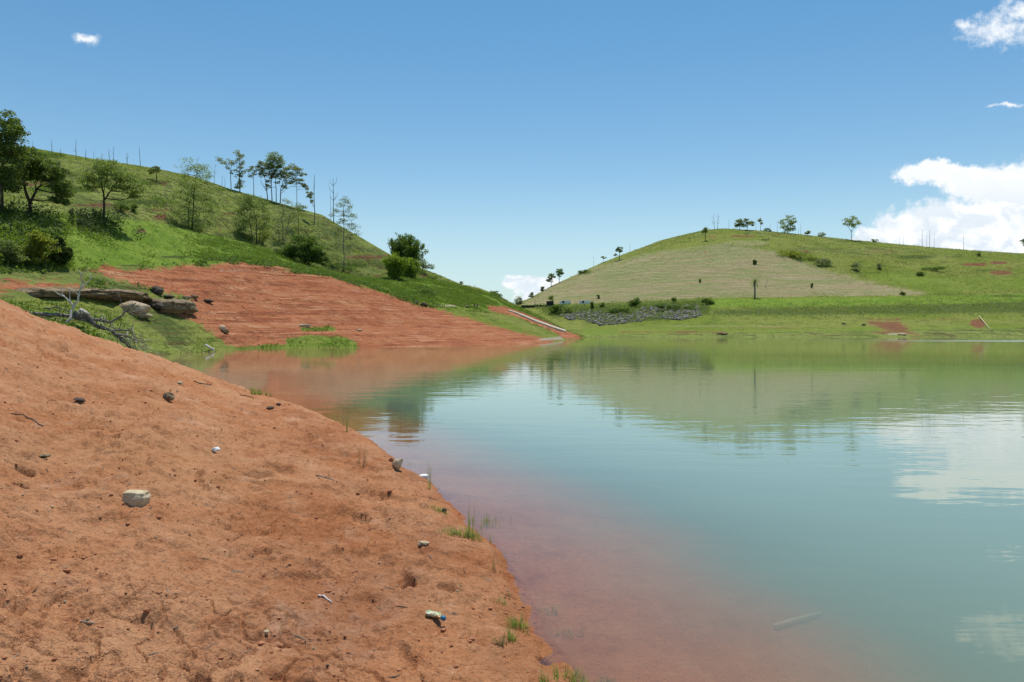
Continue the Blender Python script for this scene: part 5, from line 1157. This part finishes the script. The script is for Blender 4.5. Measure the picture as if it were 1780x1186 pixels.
# ------------------------------------------------------------------ things lying on the near bank
def block_stone():
    B = on_near(233, 879); k = B.y / F; bm = bmesh.new(); bmesh.ops.create_cube(bm, size=2); bmesh.ops.subdivide_edges(bm, edges=bm.edges[:], cuts=14, use_grid_fill=True)
    for v_ in bm.verts:
        p = v_.co.copy(); q = p.normalized() * 1.28; p = p.lerp(q, .30)
        p.x *= 1 - .10 * (p.z < 0) * -p.z; p.y += .18 * p.z
        if p.z > 0: p.z *= 1 + .10 * p.x * -1
        nz = mnoise.fractal(p * 1.1 + Vector((3, 8, 1)), .9, 2, 5); p += p.normalized() * nz * .11
        if p.x > .75 and p.z > .3: p.x -= .12
        v_.co = Vector((p.x * 19.5 * k, p.y * 14 * k, p.z * 12.5 * k))
    me = bpy.data.meshes.new('stone'); bm.to_mesh(me); bm.free(); me.polygons.foreach_set('use_smooth', [True] * len(me.polygons)); me.materials.append(MAT['cream'])
    o = link(bpy.data.objects.new('stone', me)); o.location = B + Vector((0, 9 * k, 8 * k)); tag(o, 'fist-sized cream stone with flat sunlit top on the red bank', 'rock')
block_stone()
rock('stone', 'small dark pitted stone on the upper red bank', (292, 700), 22, 13, 'boulder', 46, on_near, .8, .2, 4, .6, 6, .1)
rock('stone', 'pointed cream rock at the water edge', (690, 818), 17, 24, 'cream', 48, on_near, .9, .5, 4, .25, 6, .2)
rock('stone', 'reddish stone beside the pointed cream rock', (680, 803), 12, 8, 'clod', 49, on_near, .9)
rock('stone', 'flat grey-brown stone on the upper red bank at the left', (136, 700), 20, 7, 'dark', 50, on_near, .7, .2)
rock('stone', 'dark flat stone near the crest above the shore grass', (470, 714), 14, 5, 'dark', 51, on_near, .7)
rock('stone', 'small dark stone at the waterline near the crest', (484, 706), 9, 5, 'dark', 52, on_near, .7)
rock('stone', 'small grey stone with white patch near the crest', (311, 669), 12, 5, 'pale', 53, on_near, .7, rough=.6)
rock('stone', 'grey crust lump on the red bank at the right', (736, 950), 22, 9, 'pale', 54, on_near, .7, rough=.6)
rock('stone', 'dark wet stone at the water edge above the big grass tuft', (772, 893), 9, 8, 'dark', 55, on_near)
rock('stone', 'brown flat stone left of the dark pits', (75, 797), 20, 6, 'boulder', 57, on_near, .8)
rock('foam_piece', 'crumpled white scrap on the middle of the red bank', (374, 789), 14, 8, 'foam', 58, on_near, .8, 0, 3, .7, 8, 0, 'litter')
rock('foam_piece', 'smooth white foam lump lying in the shallow water', (736, 834), 22, 8, 'foam', 59, lambda x, y: wpt(x, 833, CH * F / (833 - HY)), .6, -.08, 4, .2, 3, .2, 'litter')
rock('foam_piece', 'yellow crumb of foam on the lower red bank', (463, 1108), 10, 7, 'cream', 60, on_near, .8, 0, 3, .1, 6, .1, 'litter')
def stick(label, p0, p1, rad, mat, cat='stick', bend=.02):
    a, b = on_near(*p0), on_near(*p1); a.z += rad; b.z += rad; n_ = Vector((-(b - a).y, (b - a).x, 0)) * bend; m = MB(); zz = lambda p: max(p.z, near_height(p.x, p.y) + rad)
    P_ = []
    for k in range(7):
        t = k / 6; p = a.lerp(b, t) + n_ * math.sin(t * 3.14); p.z = zz(p); P_.append(p)
    m.tube(P_, [rad * (1 - .35 * k / 6) for k in range(7)], 7); return tag(m.build('stick', MAT[mat]), label, cat)
stick('short straight white stick on the lower red bank', (554, 1039), (577, 1051), .007, 'paper')
stick('bleached grey twig with a dark end on the middle of the red bank', (550, 828), (586, 843), .010, 'driftwood')
stick('dark thin root near the crest of the red bank', (338, 668), (368, 672), .016, 'bark', bend=.12)
stick('thin brown twig running to the waterline by the small shore tuft', (418, 688), (440, 695), .014, 'bark', bend=.05)
stick('grey twig half buried near the left edge of the bank', (20, 720), (75, 742), .008, 'driftwood', bend=.06)
stick('pale twig near the lower left corner of the bank', (140, 1085), (165, 1086), .004, 'bleached')

# crumpled bottle
B = on_near(757, 1078); s = B.y / F; root = tag(empty('plastic_bottle', B + Vector((0, 0, .012))), 'crumpled plastic bottle with pale yellow wrapper and blue cap on the red bank', 'bottle')
ax = Vector((.72, -.68, .0)).normalized(); L_ = 46 * s
def bottle_mat():
    m, t, out = new_mat('bottle_wrapper'); p = OBJ(t); n_ = NOISE(t, p, 28, 3, .6); q = NOISE(t, p, 16, 2, .5, out=0)
    c = MIX(t, SS(t, n_, .50, .54), (.58, .52, .34), (.16, .30, .08)); c = MIX(t, SS(t, q, .56, .62), c, (.45, .20, .06)); c = MIX(t, SS(t, q, .40, .34), c, (.72, .70, .62))
    PRIN(t, out, c, .35, BUMP(t, n_, .5, .004), .5); return m
MAT['bottle'] = bottle_mat()
rad = [.010, .030, .034, .027, .035, .026, .033, .028, .018, .013]; m = MB(); sides = 18; vs = []; rg = random.Random(4)
pn = Vector((ax.y, -ax.x, 0)); up = Vector((0, 0, 1))
for i, r0 in enumerate(rad):
    c = ax * (-L_ / 2 + L_ * .86 * i / 9) + up * .020
    for k in range(sides):
        a = 2 * math.pi * k / sides; rr_ = r0 * (1 + .55 * mnoise.noise(Vector((math.cos(a) * 1.6, math.sin(a) * 1.6, i * .8)))); vs.append(c + (pn * math.cos(a) + up * math.sin(a) * .6) * rr_ + pn * .012 * math.sin(i * .9))
m.add(vs, [(i * sides + k, i * sides + (k + 1) % sides, (i + 1) * sides + (k + 1) % sides, (i + 1) * sides + k) for i in range(9) for k in range(sides)] + [tuple(range(sides))[::-1], tuple(9 * sides + k for k in range(sides))])
m.build('body', MAT['bottle'], root)
m = MB(); m.tube([ax * (L_ * .36) + up * .020, ax * (L_ * .42) + up * .018, ax * (L_ * .5) + up * .016], [.019, .019, .015], 16); m.build('cap', MAT['cap'], root)

# pebbles: pale chips and small stones scattered on the soil
rg = random.Random(31); pv = [rock_verts(500 + k, (1, .8, .55), 2, .4, 0, 6) for k in range(6)]
spots = [(40, 862, 5), (45, 858, 4), (92, 884, 6), (262, 886, 5), (340, 878, 4), (219, 1033, 6), (104, 1054, 5), (112, 1050, 7), (152, 1080, 6), (46, 1164, 7), (230, 1082, 4), (310, 670, 4), (131, 711, 4), (409, 728, 4), (180, 815, 4), (309, 684, 5), (248, 948, 4),
         (560, 775, 4), (660, 980, 5), (690, 1020, 5), (545, 1130, 6), (570, 1160, 7), (650, 1132, 5), (720, 1015, 6), (918, 1170, 5), (800, 1020, 5), (795, 1030, 6), (855, 1005, 4), (540, 1165, 5), (460, 840, 3), (300, 1000, 4), (390, 1010, 4), (520, 905, 4), (15, 900, 5), (330, 930, 4), (130, 960, 4), (600, 915, 4)]
for k in range(40): spots.append((rg.uniform(0, 820), rg.uniform(800, 1180), rg.uniform(2, 4)))
pm = []
for k in range(6):
    m = MB(); m.add(*pv[k]); o = m.build('pebble', MAT['cream' if k < 3 else ('pale' if k < 5 else 'dark')]); pm.append(o.data); bpy.data.objects.remove(o)
for k, (x, y, w_) in enumerate(spots):
    if (x - CX) / F * 1 > np.interp(y, [700, 830, 940, 1080, 1186], [-.27, -.12, -.05, 0, .05]): continue
    B = on_near(x, y); sc = w_ * B.y / F * .5; o = bpy.data.objects.new('pebble', pm[k % 6]); link(o); o.location = B + Vector((0, 0, sc * .25)); o.scale = (sc, sc, sc); o.rotation_euler.z = rg.uniform(0, 6)
    tag(o, 'small loose pebble lying on the red soil of the near bank', 'pebble', 'pebbles scattered on the near bank')
# soil crumbs
nrg = np.random.default_rng(41); CR = MB(); cp = [rock_verts(700 + k, (1, 1, .7), 1, .6, 0, 3) for k in range(5)]; n_ = 0
cl_f = lambda x, y: float(fbm(np.array([x * .9]), np.array([y * .9]), 95, 3)[0])
while n_ < 3400:
    Yc = 3.4 + 20 * nrg.random() ** 1.8; Xc = nrg.uniform(-.68, .15) * Yc
    if Xc > shore_x(Yc) + .1 or cl_f(Xc, Yc) < nrg.uniform(-.3, .5): continue
    z_ = near_height(Xc, Yc); sc = min(.024, .0025 + .0042 * nrg.exponential()) * (1 + Yc * .03); vs, fs = cp[n_ % 5]; a = nrg.uniform(0, 6.28); ca, sa = math.cos(a), math.sin(a)
    CR.add([(Xc + (p.x * ca - p.y * sa) * sc, Yc + (p.x * sa + p.y * ca) * sc, z_ + p.z * sc + sc * .2) for p in vs], fs); n_ += 1
tag(CR.build('soil_crumbs', MAT['clod'], None, False), 'loose crumbs and clods of dry red soil on the near bank', 'soil crumbs', kind='stuff')

# bits of dry plant litter
DB = MB(); n_ = 0
while n_ < 260:
    Yc = 3.6 + 20 * nrg.random() ** 1.6; Xc = nrg.uniform(-.68, .15) * Yc
    if Xc > shore_x(Yc) - .05: continue
    l = nrg.uniform(.012, .045) * (1 + Yc * .03); a = nrg.uniform(0, 6.28); dx, dy = math.cos(a) * l, math.sin(a) * l; q = nrg.uniform(.0012, .003) * (1 + Yc * .05)
    DB.tube([(Xc - dx, Yc - dy, near_height(Xc - dx, Yc - dy) + q), (Xc + .15 * dy, Yc, near_height(Xc, Yc) + q * 1.6), (Xc + dx, Yc + dy, near_height(Xc + dx, Yc + dy) + q)], [q, q * 1.2, q * .6], 4); n_ += 1
tag(DB.build('plant_litter', MAT['litter'], None, False), 'bits of dry twig and straw scattered over the near bank', 'plant litter', kind='stuff')

# grass tufts along the waterline
def tuft(label, px, py, n_, hpx, wpx, mat='grass_shore', tall=0, lean=.6, bw=.006, seed=1, name='grass_tuft', depth=.5):
    n_ = max(2, int(n_ * .65)); bw *= .85; rg_ = np.random.default_rng(seed); Y = on_near(px, py).y if py > 700 else CH * F / (py - HY); s = Y / F; X0 = (px - CX) / F * Y
    c = np.stack([rg_.normal(size=n_) * wpx * s * .32, rg_.normal(size=n_) * wpx * s * .32 * depth * 2, np.zeros(n_)], -1)
    for k in range(n_): c[k, 2] = max(near_height(X0 + c[k, 0], Y + c[k, 1]), -.10) - .01
    c[:, 0] += X0; c[:, 1] += Y
    v, f = blades(c, rg_, hpx * s, bw, lean, 4, 3, .012)
    if tall:
        c2 = c[:max(2, n_ // 8)].copy(); c2[:, 0] = X0 + rg_.normal(size=len(c2)) * wpx * s * .07; v2, f2 = blades(c2, rg_, tall * s, bw * 1.2, .14, 3, 3, .01); f = np.concatenate([f, f2 + len(v)]); v = np.concatenate([v, v2])
    B = np.array([X0, Y, 0]); o = array_mesh(name, v - B, f, MAT[mat]); o.location = B
    return tag(o, label, 'grass', 'grass tufts along the waterline')
tuft('biggest grass tuft at the waterline with tall upright spikes', 818, 936, 62, 22, 52, tall=62, seed=1)
tuft('low green mat of grass on the left side of the biggest tuft', 788, 930, 60, 14, 34, seed=2, lean=.9)
tuft('sparse grey-green grass standing in water right of the biggest tuft', 850, 918, 34, 26, 40, seed=3)
tuft('small bright tuft above the biggest grass tuft', 763, 890, 30, 12, 20, seed=4, lean=.9)
tuft('small green tuft on the crest where bank meets the inlet water', 452, 694, 50, 16, 34, seed=5, bw=.02)
tuft('thin dry stalks standing on the bank above the cream rock', 630, 806, 5, 30, 8, 'straw', seed=6, lean=.2)
tuft('lone reed standing at the waterline below the orange reflection', 604, 752, 2, 44, 3, seed=7, lean=.12, bw=.010, name='reed')
tuft('two short blades standing in water near the white foam lump', 716, 813, 2, 14, 6, seed=8, lean=.2, bw=.008, name='reed')
tuft('lone thin reed in water right of the white foam lump', 747, 850, 2, 46, 3, seed=9, lean=.12, bw=.007, name='reed')
tuft('green tuft at the water edge right of the bottle', 905, 1092, 44, 26, 38, seed=10)
tuft('little yellow-green tuft beside the bottle shore', 886, 1112, 26, 24, 18, seed=11)
tuft('dry yellowish tuft on the mud at the lower shore', 868, 1122, 20, 22, 18, 'straw', seed=12)
tuft('floating strands of grass on the shallow water near the bottle', 945, 1060, 40, 8, 62, seed=13, lean=1.6)
tuft('short tuft standing in water at the end of the floating strands', 962, 1070, 14, 18, 14, seed=14)
tuft('sparse tuft in the shallow water near the lower shore', 985, 1105, 20, 18, 30, seed=15, lean=.9)
tuft('thin dry stalk pair in the lower shallows', 1010, 1108, 3, 26, 6, 'straw', seed=16, lean=.25)
tuft('green tuft at the bottom edge where bank and water meet', 1000, 1184, 50, 26, 50, seed=17)
tuft('bright tuft at the bottom edge standing in the water', 1050, 1190, 30, 16, 26, seed=18)
tuft('small tuft on the bank just left of the bottom waterline', 946, 1190, 16, 24, 14, seed=19)
tuft('lone twig with side shoots standing at the waterline', 858, 990, 3, 34, 5, 'straw', seed=20, lean=.35)
tuft('few thin blades on the mud below the floating strands', 870, 1050, 8, 18, 14, seed=21)
